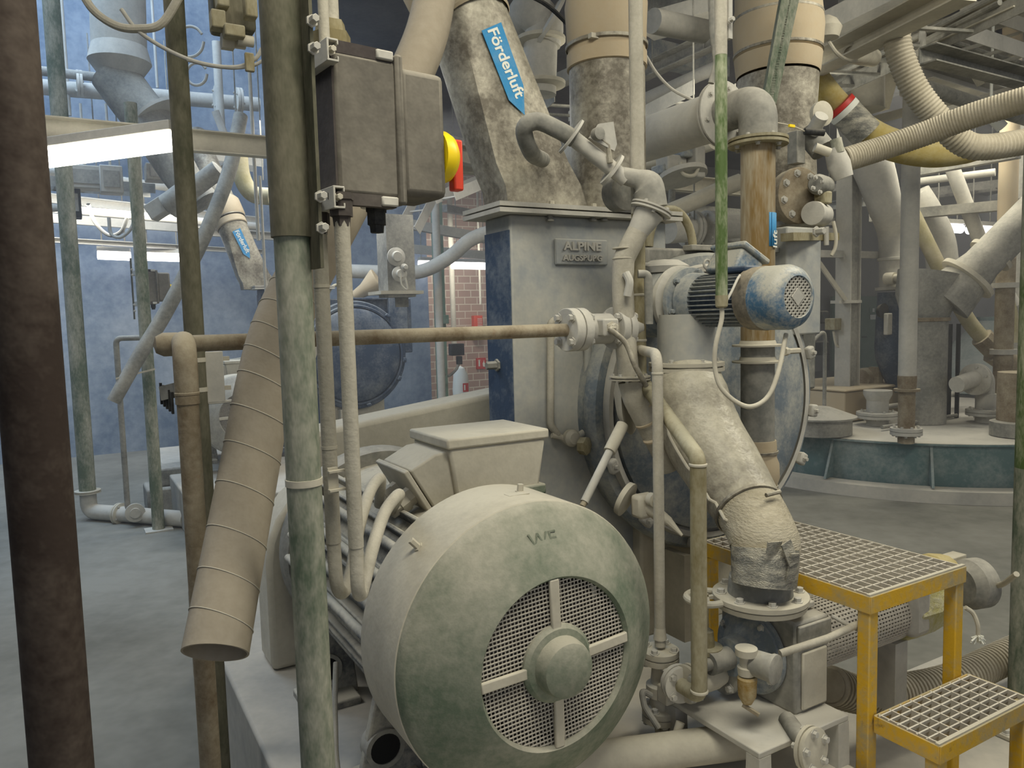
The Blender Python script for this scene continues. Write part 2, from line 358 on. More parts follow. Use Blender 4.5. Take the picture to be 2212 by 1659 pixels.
# body, fins, end shield
G().lathe(M(.21), A, [(0, .285), (.80, .285)], 64).build('stator_body', m_fin, mo)
g = G()
for i in range(40):
    a = 2*math.pi*(i+.5)/40; d = B*math.cos(a) + Z*math.sin(a)
    if abs(math.cos(a)) < .42 and math.sin(a) > 0: continue
    if math.sin(a) < -.62: continue
    g.bar(M(.22) + d*.297, M(1.0) + d*.297, .013, .036, up=d)
g.build('cooling_fins', m_fin, mo, bevel=.004)
for i in range(4):
    a = R(138 + i*13); d = B*math.cos(a) + Z*math.sin(a)
    G().cyl(M(.2) + d*.325, M(.98) + d*.325, .0125, 14).build('cooling_rib', m_fin, mo)
G().lathe(M(.98), A, [(0, .325), (.03, .335), (.08, .335), (.10, .30), (.12, .12), (.14, .10)], 64).build('end_shield', m_greyd, mo)
for u in (-1, 1):
    for t in (.34, .86):
        g = G(); b0 = M(t, u*.255, -.285)
        g.prism([M(t, u*.17, -.23), M(t, u*.26, -.14), M(t, u*.30, -.30), M(t, u*.33, -.425), M(t, u*.15, -.425)], A*.03)
        g.box(M(t, u*.255, -.415), (.17, .17, .035))
        ft = g.build('foot', m_fin, mo, bevel=.006)
        G().lathe(M(t-.008, u*.255, -.325), A, [(0, .052), (.05, .052), (.05, .040), (0, .040), (0, .052)], 24, cap=False).build('foot_opening', m_greyd, ft)
        G().lathe(M(t-.004, u*.255, -.325), A, [(0, .041), (.004, .041)], 24).build('foot_hole_disc', m_black, ft)  # black disc paints the dark of a hole on the solid web
        bolt_at(ft, M(t-.05, u*.30, -.398), Z, .014, .03, m_dust)
G().tube(spl([M(.62, -.29, -.2), M(.5, -.335, -.30), M(.38, -.36, -.40), M(.27, -.30, -.42)], 8), .008, 10).build('earth_cable', m_pvc, mo)
# terminal box
tb = M(.515, .095, 0); zt = P(966, 950, 1.955).z
N_ = P(966, 950, 1.955); Rr_ = PP(1190, 926, N_, Z); L_ = PP(883, 926, N_, Z)
wB = (Rr_-N_).dot(B); wA = (L_-N_).dot(A); cc = N_ + B*wB/2 + A*wA/2
zb = M(0, 0, .275).z
lid = G().box(cc - Z*.014, (wB, wA, .028)).build('terminal_box_lid', m_dust, mo, bevel=.006)
G().box(cc - Z*((zt-.028-zb)/2+.028), (wB*.80, wA*.9, zt-.028-zb), taper=1.18, ty=1.06).build('terminal_box', m_dust, mo, bevel=.008)
G().box(V((cc.x, cc.y, zb+.008)), (wB*.92, wA*1.0, .03)).build('terminal_box_base', m_green, mo, bevel=.006)
# gland plate: sloping box on the left side of the terminal box
gq = cc - B*(wB*.40) - A*wA*.40
def gpt(u, v): return gq - B*u + Z*v
G().prism([gpt(0, -.035), gpt(.055, -.040), gpt(.125, -.075), gpt(.055, -.195), gpt(0, -.205)], A*wA*.78).build('gland_chamber', m_dust, mo, bevel=.005)
gax = (-B*.86 - Z*.51).normalized()
go = gpt(.125, -.075) + gax*.004; gi = gpt(.055, -.195) + gax*.004
G().prism([go + (go-gi)*.05, gi - (go-gi)*.05, gi - (go-gi)*.05 + gax*.014, go + (go-gi)*.05 + gax*.014], A*wA*.82).build('gland_cover', m_dust, mo, bevel=.003)
gl = []
for s_ in (.22, .58):
    o_ = go.lerp(gi, .55) + A*wA*s_ + gax*.012
    G().lathe(o_, gax, [(0, .026), (.02, .026), (.02, .030), (.045, .030), (.045, .024), (.075, .021)], 6).build('cable_gland', m_dust, mo); gl.append(o_ + gax*.07)
# ================================================================ belt guard
gd = M(1.14); gA = gd + B*0
pl_ = lambda px, py: PP(px, py, gd, A)
tl_ = pl_(705, 928); tr_ = pl_(1120, 838)
cL = gd + B*0 + Z*.0; rad = .40
poly = []
lx = pl_(578, 1250); uL = (lx - gd).dot(B)
top = [(uL, -.42), (uL, -.05)] + [(uL + .30 - .30*math.cos(R(a)), -.05 + .30*math.sin(R(a))) for a in (15, 30, 45, 60)]
pts = [gd + B*u + Z*v for u, v in top] + [tl_ + (tl_-tr_)*.12, tr_, V((tr_.x, tr_.y, gd.z-.42))]
bg = G().prism(pts, A*.18).build('belt_guard', m_dust, None, bevel=.02); tag(bg, 'long sloping sheet metal belt guard behind the large green motor', 'belt guard')
# ================================================================ alpine housing
hN = P(1104, 600, 2.50)
hw = (PP(1440, 640, hN, A) - hN).dot(B); ztop = P(1104, 462, 2.50).z
ho = thing('mill_housing', 'tall pale sheet metal mill housing with raised nameplate, behind the large motor', 'housing', (hN.x, hN.y, .42))
def H(u, t, z): return V((hN.x, hN.y, 0)) + B*u + A*t + Z*z
G().prism([H(0, 0, .42), H(0, 0, ztop), H(hw, 0, ztop), H(hw, 0, .42)], A*.17).build('housing_shell', m_sheet, ho, bevel=.008)
G().box(H(-.0015, .085, (.9+ztop)/2+.1), (.004, .165, ztop-1.2)).build('side_panel', m_navy, ho)
fz = ztop
G().box(H(hw/2-.01, .085, fz+.007), (hw+.10, .26, .014)).build('lower_flange', m_grey, ho)
fl = G().box(H(hw/2-.01, .085, fz+.026), (hw+.10, .26, .014)).build('upper_flange', m_grey, ho)
for i, px in enumerate((1188, 1281, 1305)):
    p = PP(px, 478, H(0, -.018, 1), A); bolt_at(ho, p, Z, .009, .03, m_greyd)
for px in (1192, 1283, 1310):
    p = PP(px, 446, H(0, -.018, 1), A); bolt_at(fl, V((p.x, p.y, fz+.033)), Z, .009, .014, m_dust)
# nameplate
n1 = PP(1196, 515, H(0, 0, 1), A); n2 = PP(1310, 574, H(0, 0, 1), A); nc = (n1+n2)/2; nwid = (n2-n1).dot(B); nh = n1.z-n2.z
npl = G().box(nc - A*.005, (nwid, .010, nh)).build('nameplate', m_sheet, ho, bevel=.008)
text('ALPINE', nh*.44, m_grey, nc - A*.0105 + Z*nh*.20, B, Z, .005, npl, 'nameplate_letters', 1.25, .0012)
text('AUGSBURG', nh*.31, m_grey, nc - A*.0105 - Z*nh*.24, B, Z, .005, npl, 'nameplate_letters', 1.15, .001)
for px, py in ((1075, 790), (1082, 792)):
    pass
bolt_at(ho, H(-.002, .10, P(1075, 790, 2.55).z), -B, .014, .045, m_greyd)
# small pipe loop with shut-off valve on the housing front
f_ = lambda px, py, off=.022: PP(px, py, H(0, -off, 1), A)
G().tube(fillet([f_(1215, 690), f_(1189, 693), f_(1189, 918), f_(1205, 940)], .03), .0125, 12).build('drain_pipe', m_pvc, ho)
G().tube(fillet([f_(1262, 700), f_(1270, 760), f_(1268, 930), f_(1240, 950)], .03), .0135, 12).build('drain_pipe', m_sheet, ho)
G().tube([f_(1192, 940), f_(1235, 950, .03)], .010, 10).build('valve_stem', m_dust, ho)
G().lathe(f_(1230, 945, .03), -A, [(0, .028), (.02, .030), (.035, .02)], 16).build('valve_body', m_dust, ho)
p = f_(1252, 962, .06); gv = G(); gv.lathe(p, V(A)*-1 + B*.5, [(0, .018)] + [(.004, .03), (.03, .032), (.036, .02)], 7); gv.build('valve_handwheel', m_tan, ho)
# ================================================================ air chute (Förderluft)
ch = thing('air_chute', 'slanting grey transition chute with blue arrow sticker, above the mill housing', 'chute', H(.25, .1, ztop))
def rect(c0, c1, t0, t1, n=24):               # ring on the front plane order: rounded-rect between px points
    return [c0 + (c1-c0)*0]
def ring_rect(a, b, dep, n):                  # a,b front corners (left, right) -> n*4 points
    c = [a, b, b + A*dep, a + A*dep]; out = []
    for i in range(4):
        for j in range(n): out.append(c[i].lerp(c[(i+1) % 4], j/n))
    return out
def ring_circ(c, u, v, r, n):                 # same ordering, starts at corner direction
    out = []
    for i in range(4*n):
        a = -math.pi*.75 + 2*math.pi*i/(4*n); out.append(c + (u*math.cos(a) + v*math.sin(a))*r)
    return out
fp = lambda px, py, off=0: PP(px, py, H(0, off, 1), A)
a0, b0 = fp(1100, 447, .02), fp(1372, 452, .02); a0.z = b0.z = ztop+.033
dep = .16
rings = [ring_rect(a0, b0, dep, 6)]
axd = (P(1000, 20, 2.62) - P(1145, 300, 2.50)).normalized()
ctop = P(1010, 45, 2.62); cu_ = (B - axd*B.dot(axd)).normalized(); cv_ = axd.cross(cu_)
if cv_.dot(A) < 0: cv_ = -cv_
rad_t = 84/1650*2.65
circ = ring_circ(ctop, cu_, cv_, rad_t, 6)
mid = ring_rect(fp(1072, 352, .02), fp(1228, 350, .02), dep*1.0, 6)
mid2 = ring_rect(fp(1092, 400, .02), fp(1255, 400, .02), dep, 6)
a1, b1 = fp(1098, 440, .02), fp(1270, 440, .02); a1.z = b1.z = ztop + .035
up1 = [mid[i].lerp(circ[i], .34) for i in range(24)]; up2 = [mid[i].lerp(circ[i], .7) for i in range(24)]
G().loft([ring_rect(a1, b1, dep, 6), mid2, mid, up1, up2, circ]).build('chute_body', m_steel, ch, ang=35)
def band(p, ax, r, l, mat, par, name='band', bulge=.006):
    return G().lathe(p, ax, [(0, r), (l*.12, r+bulge), (l*.88, r+bulge), (l, r)], 40, cap=False).build(name, mat, par)
band(ctop - axd*.03, axd, rad_t+.003, .07, m_cream, ch, 'fabric_collar')
band(ctop + axd*.05, axd, rad_t+.010, .20, m_cream, ch, 'fabric_sleeve', .014)
band(ctop + axd*.045, axd, rad_t+.012, .012, m_steel, ch, 'clamp_ring', .004)
G().lathe(ctop + axd*.22, axd, [(0, rad_t*.95), (.8, rad_t*.95)], 40, cap=False).build('chute_pipe', m_steel, ch)
# sticker (arrow) lying on the slanted front
fr = [fp(x, y, .02) for x, y in ((1038, 68), (1082, 50), (1132, 190), (1131, 250), (1093, 215))]
def onchute(px, py):                           # point on the plane through the lofted front facet
    p0 = (mid[0]+mid[3])/2; p1 = up2[3]; e1 = B; e2 = (p1-p0); n = e1.cross(e2).normalized(); return PP(px, py, p0, n), n
cn = onchute(1080, 150)[1]; cn = cn if cn.dot(A) < 0 else -cn
spts = [onchute(x, y)[0] + cn*.006 for x, y in ((1038, 68), (1080, 50), (1128, 186), (1131, 250), (1097, 218))]
st = G().prism(spts, cn*.002).build('direction_sticker', m_sticker, ch, smooth=False)
sd = (onchute(1108, 190)[0] - onchute(1068, 95)[0]).normalized()
text('Förderluft', .056, m_white, onchute(1090, 138)[0] + cn*.0088, sd, cn.cross(sd), .0006, st, 'sticker_text', .98, .0012)
# ================================================================ round pipe beside the chute
def zat(px, py, Y): return P(px, py, Y).z
vx = P(1315, 430, 2.78); r_ = 77/1650*2.85
vp = thing('down_pipe', 'wide round steel down pipe under a cream fabric sleeve, right of the chute', 'pipe', (vx.x, vx.y, ztop+.033))
def VZ(py): return V((vx.x, vx.y, P(1315, py, 2.78).z))
p = V((vx.x, vx.y, ztop+.03))
G().lathe(p, Z, [(0, r_), (VZ(135).z-p.z, r_)], 40).build('pipe_body', m_steel, vp)
q = VZ(142)
G().lathe(q, Z, [(-.015, r_+.001), (-.012, r_+.008), (.035, r_+.008), (.036, r_+.002), (.05, r_+.002), (.06, r_+.006), (.13, r_+.008), (.20, r_+.012), (.27, r_-.002), (.6, r_-.01)], 40, cap=False).build('fabric_sleeve', m_cream, vp)
band(VZ(108), Z, r_+.009, .014, m_steel, vp, 'clamp_ring', .003)
G().box(VZ(106) + V((-.06, -r_+.005, 0)), (.03, .02, .016)).build('clamp_bolt', m_dust, vp)
# ================================================================ foreground posts and pipes
def vpost(name, label, cat, pxpy, Y, r, z0, z1, mat, grp=None, n=32):
    p = P(*pxpy, Y); o = G().cyl((p.x, p.y, z0), (p.x, p.y, z1), r, n).build(name, mat, None, loc=(p.x, p.y, z0)); return tag(o, label, cat, grp), p
def flange(par, o, ax, r, th, mat, nb=8, br=.008, name='flange', gap=True, pr=None, ph=.3):
    """two bolted discs centred on o"""
    ax = V(ax).normalized()
    if gap: prof = [(-th, r*.97), (-th*.95, r), (-.0025, r), (-.0025, r*.9), (.0025, r*.9), (.0025, r), (th*.95, r), (th, r*.97)]
    else: prof = [(-th/2, r*.97), (-th*.45, r), (th*.45, r), (th/2, r*.97)]
    f = G().lathe(o, ax, prof, 36).build(name, mat, par); hh = th if gap else th/2
    if nb:
        bolts(f, V(o) + ax*hh, ax, r*.78, nb, m_grey, br, br*1.3, ph); bolts(f, V(o) - ax*hh, -ax, r*.78, nb, m_grey, br, br*1.3, ph)
    return f
col, cp = vpost('steel_column', 'dark brown steel column at the far left edge', 'column', (68, 830), 1.10, .0425, 0, 4.4, m_brown)
pp = P(646, 830, 1.35)
po = thing('support_post', 'dusty green tubular post carrying the grey switch box, centre left foreground', 'post', (pp.x, pp.y, 0))
rp = 37/1650*1.37
zj = P(636, 513, 1.35).z
G().cyl((pp.x, pp.y, 0), (pp.x, pp.y, zj), rp, 40).build('lower_tube', m_pgreen, po)
G().cyl((pp.x, pp.y, zj), (pp.x, pp.y, 4.2), rp*1.14, 40).build('upper_tube', m_olive, po)
zc = P(660, 1040, 1.35).z
G().lathe((pp.x, pp.y, zc-.006), Z, [(0, rp+.0005), (0, rp+.002), (.012, rp+.002), (.012, rp+.0005)], 40).build('pipe_clamp', m_dust, po)
# ---- switch box
Q0 = P(712, 250, 1.42); Bx = V((.80, .60, 0)).normalized(); Ax = V((-.60, .80, 0)); XM = Matrix((Bx, Ax, Z)).transposed()
def XP(px, py): return PP(px, py, Q0, Ax)     # on the near side face of the box
zT = XP(725, 108).z; zB = XP(738, 418).z; e1 = (XP(860, 250)-Q0).dot(Bx); e2 = (XP(958, 250)-Q0).dot(Bx); s0 = (XP(725, 250)-Q0).dot(Bx)
def X(u, t, z): return V((Q0.x, Q0.y, 0)) + Bx*u + Ax*t + Z*z
bx = thing('switch_box', 'dusty grey-brown safety switch enclosure mounted on the green post', 'switch box', X((s0+e2)/2, .08, zB))
zm = (zT+zB)/2; dp = .125
G().box(X((s0+e1)/2, dp/2, zm), (e1-s0, dp, zT-zB), XM).build('enclosure_body', m_box, bx, bevel=.008)
G().box(X(s0-.001, dp/2, zm), (.004, dp*.94, (zT-zB)*.96), XM).build('back_plate', m_boxd, bx)  # shade of the box's back put into a darker plate
G().box(X(e1+.002, dp/2, zm), (.016, dp+.020, zT-zB+.026), XM).build('lid_seal_rim', m_box, bx, bevel=.006)
zl1 = XP(948, 160).z; zl0 = XP(965, 425).z
G().box(X((e1+e2)/2+.004, dp/2, (zT+zB)/2), (e2-e1, dp+.004, zT-zB-.012), XM).build('enclosure_lid', m_box, bx, bevel=.014)
for zz in (zT+.008, zB-.008):
    G().box(X((s0+e1)/2-.005, .01, zz), (e1-s0-.01, .018, .022), XM).build('edge_channel', m_boxd, bx)
    G().box(X(e1-.025, .004, zz), (.035, .018, .018), XM).build('hinge_clip', m_grey, bx, bevel=.003)
ko = X(e2+.006, .050, zm - .03)
yk = G().lathe(ko, Bx, [(0, .054), (.016, .054), (.030, .048), (.040, .036)], 32).build('yellow_dial', m_knoby, bx)
G().box(ko + Bx*.052 + Z*-.012, (.024, .024, .105), XM).build('red_switch_handle', m_knobr, bx, bevel=.004)
# mounting channels to the post
for (px, py) in ((700, 112), (712, 428)):
    c = PP(px, py, X(0, .0, 1), Ax); c = X(s0-.018, 0, c.z)
    g = G(); g.box(c + Ax*.09, (.004, .22, .036), XM); 
    for s_ in (-1, 1): g.box(c + Ax*.09 + Z*s_*.018 + Bx*.009, (.022, .22, .004), XM); g.box(c + Ax*.09 + Z*s_*.014 + Bx*.019, (.003, .22, .008), XM)
    mc = g.build('mounting_channel', m_grey, bx, bevel=.001)
    bolt_at(mc, c - Ax*.0 + Bx*.008 - Ax*.012, -Ax, .006, .015, m_dust)
p1_ = V((pp.x, pp.y, 0)) + V((.045, -.012, 0))
sp = G().box((p1_.x, p1_.y, (P(660, 20, 1.35).z + P(670, 505, 1.35).z)/2), (.006, .045, .50), XM).build('mounting_strap', m_olive, bx)
for py in (62, 120, 432, 498):
    z_ = P(668, py, 1.35).z; bolt_at(sp, V((p1_.x, p1_.y, z_)) - Ax*.024, -Ax, .007, .02, m_grey)
# glands
def gland(par, c, d, r, mat=m_grey, l=.05):
    return G().lathe(c, d, [(0, r*1.25), (l*.2, r*1.25), (l*.2, r*1.12), (l*.7, r*1.12), (l*.7, r*.9), (l, r*.8)], 6).build('cable_gland', mat, par)
gt = X(s0+.03, .07, zT); gland(bx, gt, Z, .034, m_tan, .075)
tag(G().tube([gt + Z*.07, gt + Z*1.4], .0165, 20).build('conduit', m_pvc, None), 'pale vertical conduit entering the top of the grey switch box', 'conduit')
gb = [P(744, 500, 1.44), P(712, 505, 1.50)]
g2 = X(s0+.035, .06, zB-.015); g2b = X(s0+.0, .14, zB-.015)
gland(bx, X(s0+.10, .05, zB-.012), -Z, .017, m_dark, .05)
G().lathe(X(s0+.115, .07, zB-.010), Z, [(0, .035), (.004, .035)], 24).build('drain_plug', m_grey, bx)
# ---- two conduits that drop from the switch box, turn and rise to the terminal box
def conduit(top, vert_px, Y, uy, ups, r, label, k):
    vt = P(*vert_px, Y); base = V((vt.x, vt.y, P(vert_px[0], uy, Y).z))
    th_ = thing('conduit', label, 'conduit', base, 'conduits between the switch box and the motor')
    G().tube([V((vt.x, vt.y, top)), base + Z*.03], r, 20).build('straight_tube', m_pvc, th_)
    pts = [base + Z*.05, base + Z*.02] + ups
    G().tube(spl(pts, 8), r*.93, 18).build('bent_hose', m_pvc, th_)
    gland(th_, V((vt.x, vt.y, top+.045)), -Z, r*1.35, m_boxd, .06)
    for zz in k: G().lathe((vt.x, vt.y, zz), Z, [(0, r), (0, r*1.06), (.006, r*1.06), (.006, r)], 20).build('coupling_ring', m_dust, th_)
    return th_
Yc = 1.43
conduit(zB-.045, (757, 900), Yc, 1215, [P(773, 1268, Yc+.0), P(780, 1283, Yc+.03), P(790, 1245, Yc+.05), P(806, 1180, Yc+.10), P(832, 1105, Yc+.2), P(862, 1068, Yc+.28), gl[0]], .0145, 'right-hand pale conduit hanging below the switch box, looping up to the motor terminal box', [])
conduit(zB-.055, (708, 900), Yc+.03, 1205, [P(728, 1262, Yc+.03), P(742, 1278, Yc+.06), P(760, 1230, Yc+.10), P(775, 1140, Yc+.18), P(800, 1060, Yc+.3), P(822, 1035, Yc+.40), gl[1]], .0145, 'left-hand pale conduit hanging below the switch box, next to the green post', [P(705, 620, Yc).z, P(709, 975, Yc).z])
b_ = P(722, 1035, 1.44); g = G()
for s_ in (-1, 1): g.box(b_ + Z*s_*.018 + V((.008, -.012, 0)), (.034, .012, .004), XM)
g.box(b_ + V((0, -.012, 0)), (.02, .004, .05), XM); tag(g.build('conduit_clamp', m_dust, None), 'small saddle clamp holding the pale conduits to the green post', 'clamp')
cz = P(700, 60, 1.45); tag(G().tube([V((cz.x, cz.y, zT+.0)), V((cz.x-.0, cz.y, 3.6))], .010, 12).build('thin_conduit', m_pvc, None), 'thin conduit running up close beside the upper olive post', 'conduit')
# ---- inclined ventilation duct
dpts = [P(465, 1410, 1.34), P(502, 1210, 1.45), P(541, 1000, 1.56), P(572, 830, 1.63), P(603, 720, 1.68), P(650, 610, 1.76), P(770, 390, 1.92), P(905, 120, 2.10), P(945, -30, 2.2), P(985, -200, 2.35)]
dr = [66/1650*1.48]*4 + [.062, .061, .060, .058, .056, .055]
dt = thing('ventilation_duct', 'thick beige inclined duct with spiral seams and open lower end, left of the motor', 'duct', dpts[0])
sd_ = spl(dpts, 9)
def rr_at(i): q = i/(len(sd_)-1)*(len(dr)-1); k = min(int(q), len(dr)-2); return dr[k]*(1-(q-k)) + dr[k+1]*(q-k)
G().tube(sd_, [rr_at(i) for i in range(len(sd_))], 40, wall=.004).build('duct_tube', dusty('beige_duct_skin', (142, 132, 114), (164, 155, 138), k=.4, up=.3, scale=5, con=1.0, stain=(130, 122, 108), sk=.34), dt)
for k in range(3, 46, 4):                       # spiral tape seams
    c = sd_[k]; t = (sd_[min(k+1, len(sd_)-1)] - sd_[k-1]).normalized(); t2 = (t + B*.28 - A*.1).normalized()
    r = rr_at(k); u, v, a = basis(t); ring = []
    for j in range(41):
        an = 2*math.pi*j/40; d = u*math.cos(an) + v*math.sin(an); q = c + d*(r+.0006); q += t*(-(d.dot(t2)) / max(t.dot(t2), .3) * r); ring.append(q)
    G().tube(ring, .0011, 6, cap=False).build('spiral_seam', m_dust, dt)
# ---- horizontal brown pipe with the valve
hp0 = P(452, 742, 1.72); hp1 = PP(1222, 712, hp0, A); hp1.z = hp0.z = (hp0.z + hp1.z)/2
hl = P(372, 742, 1.66); hl = hp0 - B*.075
pw = thing('horizontal_pipe', 'brown dusty horizontal pipe crossing in front of the mill housing', 'pipe', hp0)
G().tube([hl, hp1 + B*.02], 16.2/1650*1.9, 24).build('pipe_tube', m_rust, pw)
G().lathe(hl, -B, [(-.01, .026), (.02, .026), (.035, .018), (.04, 0)], 24).build('end_cap', m_rust, pw)
# elbow and standing pipe
e0 = hl + B*.02
vv = P(420, 1100, 1.56)
ev = thing('standing_pipe', 'rusty brown upright pipe with elbow at its top, left of the beige duct', 'pipe', (vv.x, vv.y, .0))
G().tube(fillet([e0, V((vv.x, vv.y, e0.z+.008)), V((vv.x, vv.y, e0.z-.12))], .055, 10), .0235, 24).build('elbow', m_rust, ev)
G().tube([V((vv.x, vv.y, e0.z-.10)), V((vv.x, vv.y, 0))], .0215, 24).build('pipe_tube', m_rust, ev)
G().lathe((vv.x, vv.y, e0.z-.105), Z, [(0, .0215), (.004, .0245), (.008, .0245), (.012, .0215)], 24).build('weld_bead', m_rust, ev)
# post behind
pb, q = vpost('back_post', 'dusty olive pipe post behind the rusty standing pipe, second upright from the left', 'post', (406, 500), 2.05, .0255, 0, 4.2, m_olive)
for k, py in enumerate((782, 846)):
    c = P(432, py, 2.05); g = G(); g.lathe((q.x, q.y, c.z), Z, [(0, .027), (.012, .027)], 20); g.box(V((q.x, q.y, c.z+.006)) + B*.05, (.07, .012, .012)); tag(g.build('pipe_bracket', m_dust, None), ('upper' if k == 0 else 'lower') + ' pale bracket clamped around the olive back post', 'bracket')
bp_ = P(462, 815, 2.07); tag(G().box(bp_, (.05, .02, .14)).box(bp_ + B*.02 - Z*.068, (.08, .02, .008)).build('mounting_plate', m_grey, None, bevel=.002), 'small pale mounting plate bracketed off the olive back post', 'plate')
# ---- flanged ball valve on the horizontal pipe
va = thing('ball_valve', 'flanged ball valve with long lever at the end of the brown horizontal pipe', 'valve', hp1)
fr_ = 48/1650*2.15
c1 = hp1 + B*.03; flange(va, c1, B, fr_, .030, m_grey, 4, .010, ph=.5)
c2 = PP(1337, 705, hp1, A); c2.z = hp1.z; flange(va, c2, B, fr_, .026, m_grey, 4, .010, ph=.5)
cm = (c1+c2)/2
G().lathe(c1, B, [(0, .03), (.03, .03), (.04, .045), ((c2-c1).length-.04, .045), ((c2-c1).length-.03, .03), ((c2-c1).length, .03)], 28).build('valve_body', m_grey, va)
G().box(cm - A*.045 + Z*.004, (.055, .05, .05)).build('stem_block', m_grey, va, bevel=.005)
bolt_at(va, cm - A*.07 + Z*.004, -A, .012, .02, m_dust, 'stem_nut')
hs = [cm - A*.085, PP(1320, 712, cm - A*.085, A), PP(1352, 742, cm - A*.10, A), PP(1372, 790, cm - A*.12, A), PP(1396, 834, cm - A*.12, A)]
G().tube(spl(hs, 6), .008, 12).build('lever', m_steel, va)
# ---- vertical pipe, tee, diagonal, down to the rotary valve
Yv = P(1380, 690, 2.12); 
t0 = PP(1381, 700, hp1, A); vz = lambda px, py: PP(px, py, t0, A)
mp = thing('bent_pipe', 'long pipe, pale above and brown below, running down past the valve then diagonally right', 'pipe', (t0.x, t0.y, t0.z-1))
zsw = vz(1377, 462).z; r3 = 15.2/1650*2.2
G().tube([V((t0.x, t0.y, 3.9)), V((t0.x, t0.y, zsw))], r3*1.04, 24).build('upper_tube', m_pvc, mp)
d1 = PP(1384, 830, t0, A); d2_ = P(1508, 990, 1.86); d3 = V((d2_.x, d2_.y, P(1514, 1512, 1.86).z)); d4 = P(1472, 1480, 1.95)
G().tube(fillet([V((t0.x, t0.y, zsw)), V((t0.x, t0.y, P(1390, 815, t0.y).z)), d2_, d3 + Z*.01, d4], .035, 8), r3, 24).build('lower_tube', m_tan, mp)
tee = V((t0.x, t0.y, hp1.z)); G().cyl(c2, tee, r3*1.15).build('tee_branch', m_grey, mp)
for z_ in (vz(1380, 640).z, vz(1384, 738).z, P(1390, 812, t0.y).z): G().lathe((t0.x, t0.y, z_), Z, [(0, r3), (.002, r3*1.10), (.006, r3*1.10), (.008, r3)], 24).build('weld_bead', m_dust, mp)
G().lathe(d2_ - Z*.02, Z, [(0, r3), (.002, r3*1.12), (.006, r3*1.12), (.008, r3)], 24).build('weld_bead', m_dust, mp)
G().lathe(d3 + Z*.02, Z, [(0, r3), (.002, r3*1.12), (.006, r3*1.12), (.008, r3)], 24).build('weld_bead', m_dust, mp)
flange(mp, d4 + (d4-d3).normalized()*.012, (d4-d3) , .048, .016, m_grey, 4, .008, ph=.5)
# ---- second pipe with elbow
s1 = P(1421, 900, 2.05); ez = P(1415, 765, 2.05).z; sb = V((s1.x, s1.y, P(1428, 1395, 2.05).z)); s2 = thing('elbowed_pipe', 'thin pale pipe with rounded elbow in front of the mill, left of the diagonal pipe', 'pipe', sb)
r4 = 12/1650*2.05
G().tube(fillet([V((t0.x, t0.y, ez)) + B*.0, V((s1.x, s1.y, ez)), sb], .05, 10), r4, 22).build('pipe_tube', m_pvc, s2)
G().lathe((s1.x, s1.y, ez-.055), Z, [(0, r4), (.001, r4*1.10), (.005, r4*1.1), (.006, r4)], 22).build('weld_bead', m_dust, s2)
G().cyl(V((s1.x, s1.y, P(1421, 1380, 2.05).z)), V((s1.x, s1.y, P(1421, 1355, 2.05).z)), r4*1.25, 20, r4).build('neck', m_dust, s2)
bv = thing('ball_valve', 'dust-caked flanged ball valve at the foot of the thin pale pipe', 'valve', V((sb.x, sb.y, P(1428, 1550, 2.05).z)))
fz_ = lambda py: V((sb.x, sb.y, P(1425, py, 2.05).z))
flange(bv, fz_(1415), Z, .052, .018, m_dust, 4, .009); flange(bv, fz_(1540), Z, .052, .018, m_dust, 4, .009)
G().lathe(fz_(1540), Z, [(0, .022), (.03, .03), (.05, .032), (.055, .040), (.085, .040), (.09, .028), (fz_(1415).z-fz_(1540).z, .020)], 24).build('valve_body', m_dust, bv)
k0 = fz_(1480)
G().box(k0 - A*.045 - B*.02, (.03, .04, .05)).build('stem_block', m_dust, bv, bevel=.004)
G().tube(fillet([k0 - B*.06 - A*.03, P(1385, 1490, 1.98), P(1392, 1525, 1.97), P(1422, 1572, 1.96)], .02), .0085, 10).build('lever', m_greyd, bv)
G().tube([fz_(1556), fz_(1580), P(1495, 1622, 1.93)], .020, 16).build('outlet_stub', m_dust, bv)
# support tube along the plinth front
tag(G().tube([P(1040, 1672, 1.84), P(1640, 1596, 1.92)], .045, 24).build('support_tube', m_dust, None), 'dust-covered horizontal tube along the plinth edge below the valves', 'tube')
tag(G().tube([P(1470, 1560, 1.95), P(1440, 1660, 1.92)], .012, 12).build('drain_stub', m_dust, None), 'short thin dusty stub below the foot valve', 'pipe')
# ================================================================ mill: drum, upper box, lug
dc = P(1540, 868, 2.80); Rd = .535
ml = thing('classifier_mill', 'large round mottled blue-grey mill drum with bolted rim, right of the housing', 'mill', (dc.x, dc.y, .42))
G().lathe(dc, A, [(0, Rd*.86), (0, Rd), (.02, Rd+.012), (.05, Rd+.012), (.055, Rd), (.33, Rd*.98), (.34, Rd*.9)], 80).build('drum_shell', m_bluem, ml)
door = G().lathe(dc - A*.045, A, [(-.02, 0), (-.018, Rd*.60), (0, Rd*.82), (.02, Rd*.87), (.05, Rd*.87)], 80).build('round_door', m_bluem, ml)
G().lathe(dc - A*.01, A, [(-.014, Rd*.895), (-.016, Rd*.93), (.008, Rd*.945), (.008, Rd*.88)], 80, cap=False).build('clamp_rim', m_grey, ml)
for an in (18, 48, 200, 228, 256, 282, 330, 352):
    d = B*math.cos(R(an)) + Z*math.sin(R(an)); lugp = dc + d*(Rd*.97) - A*.03
    lg = G().box(lugp, (.05, .03, .035), Matrix((-B*math.sin(R(an)) + Z*math.cos(R(an)), A, d)).transposed()).build('rim_clamp', m_grey, ml, bevel=.008)
    bolt_at(lg, lugp - A*.015, -A, .008, .014, m_grey)
ub = dc + A*.06
mx = lambda px, py: PP(px, py, ub, A)
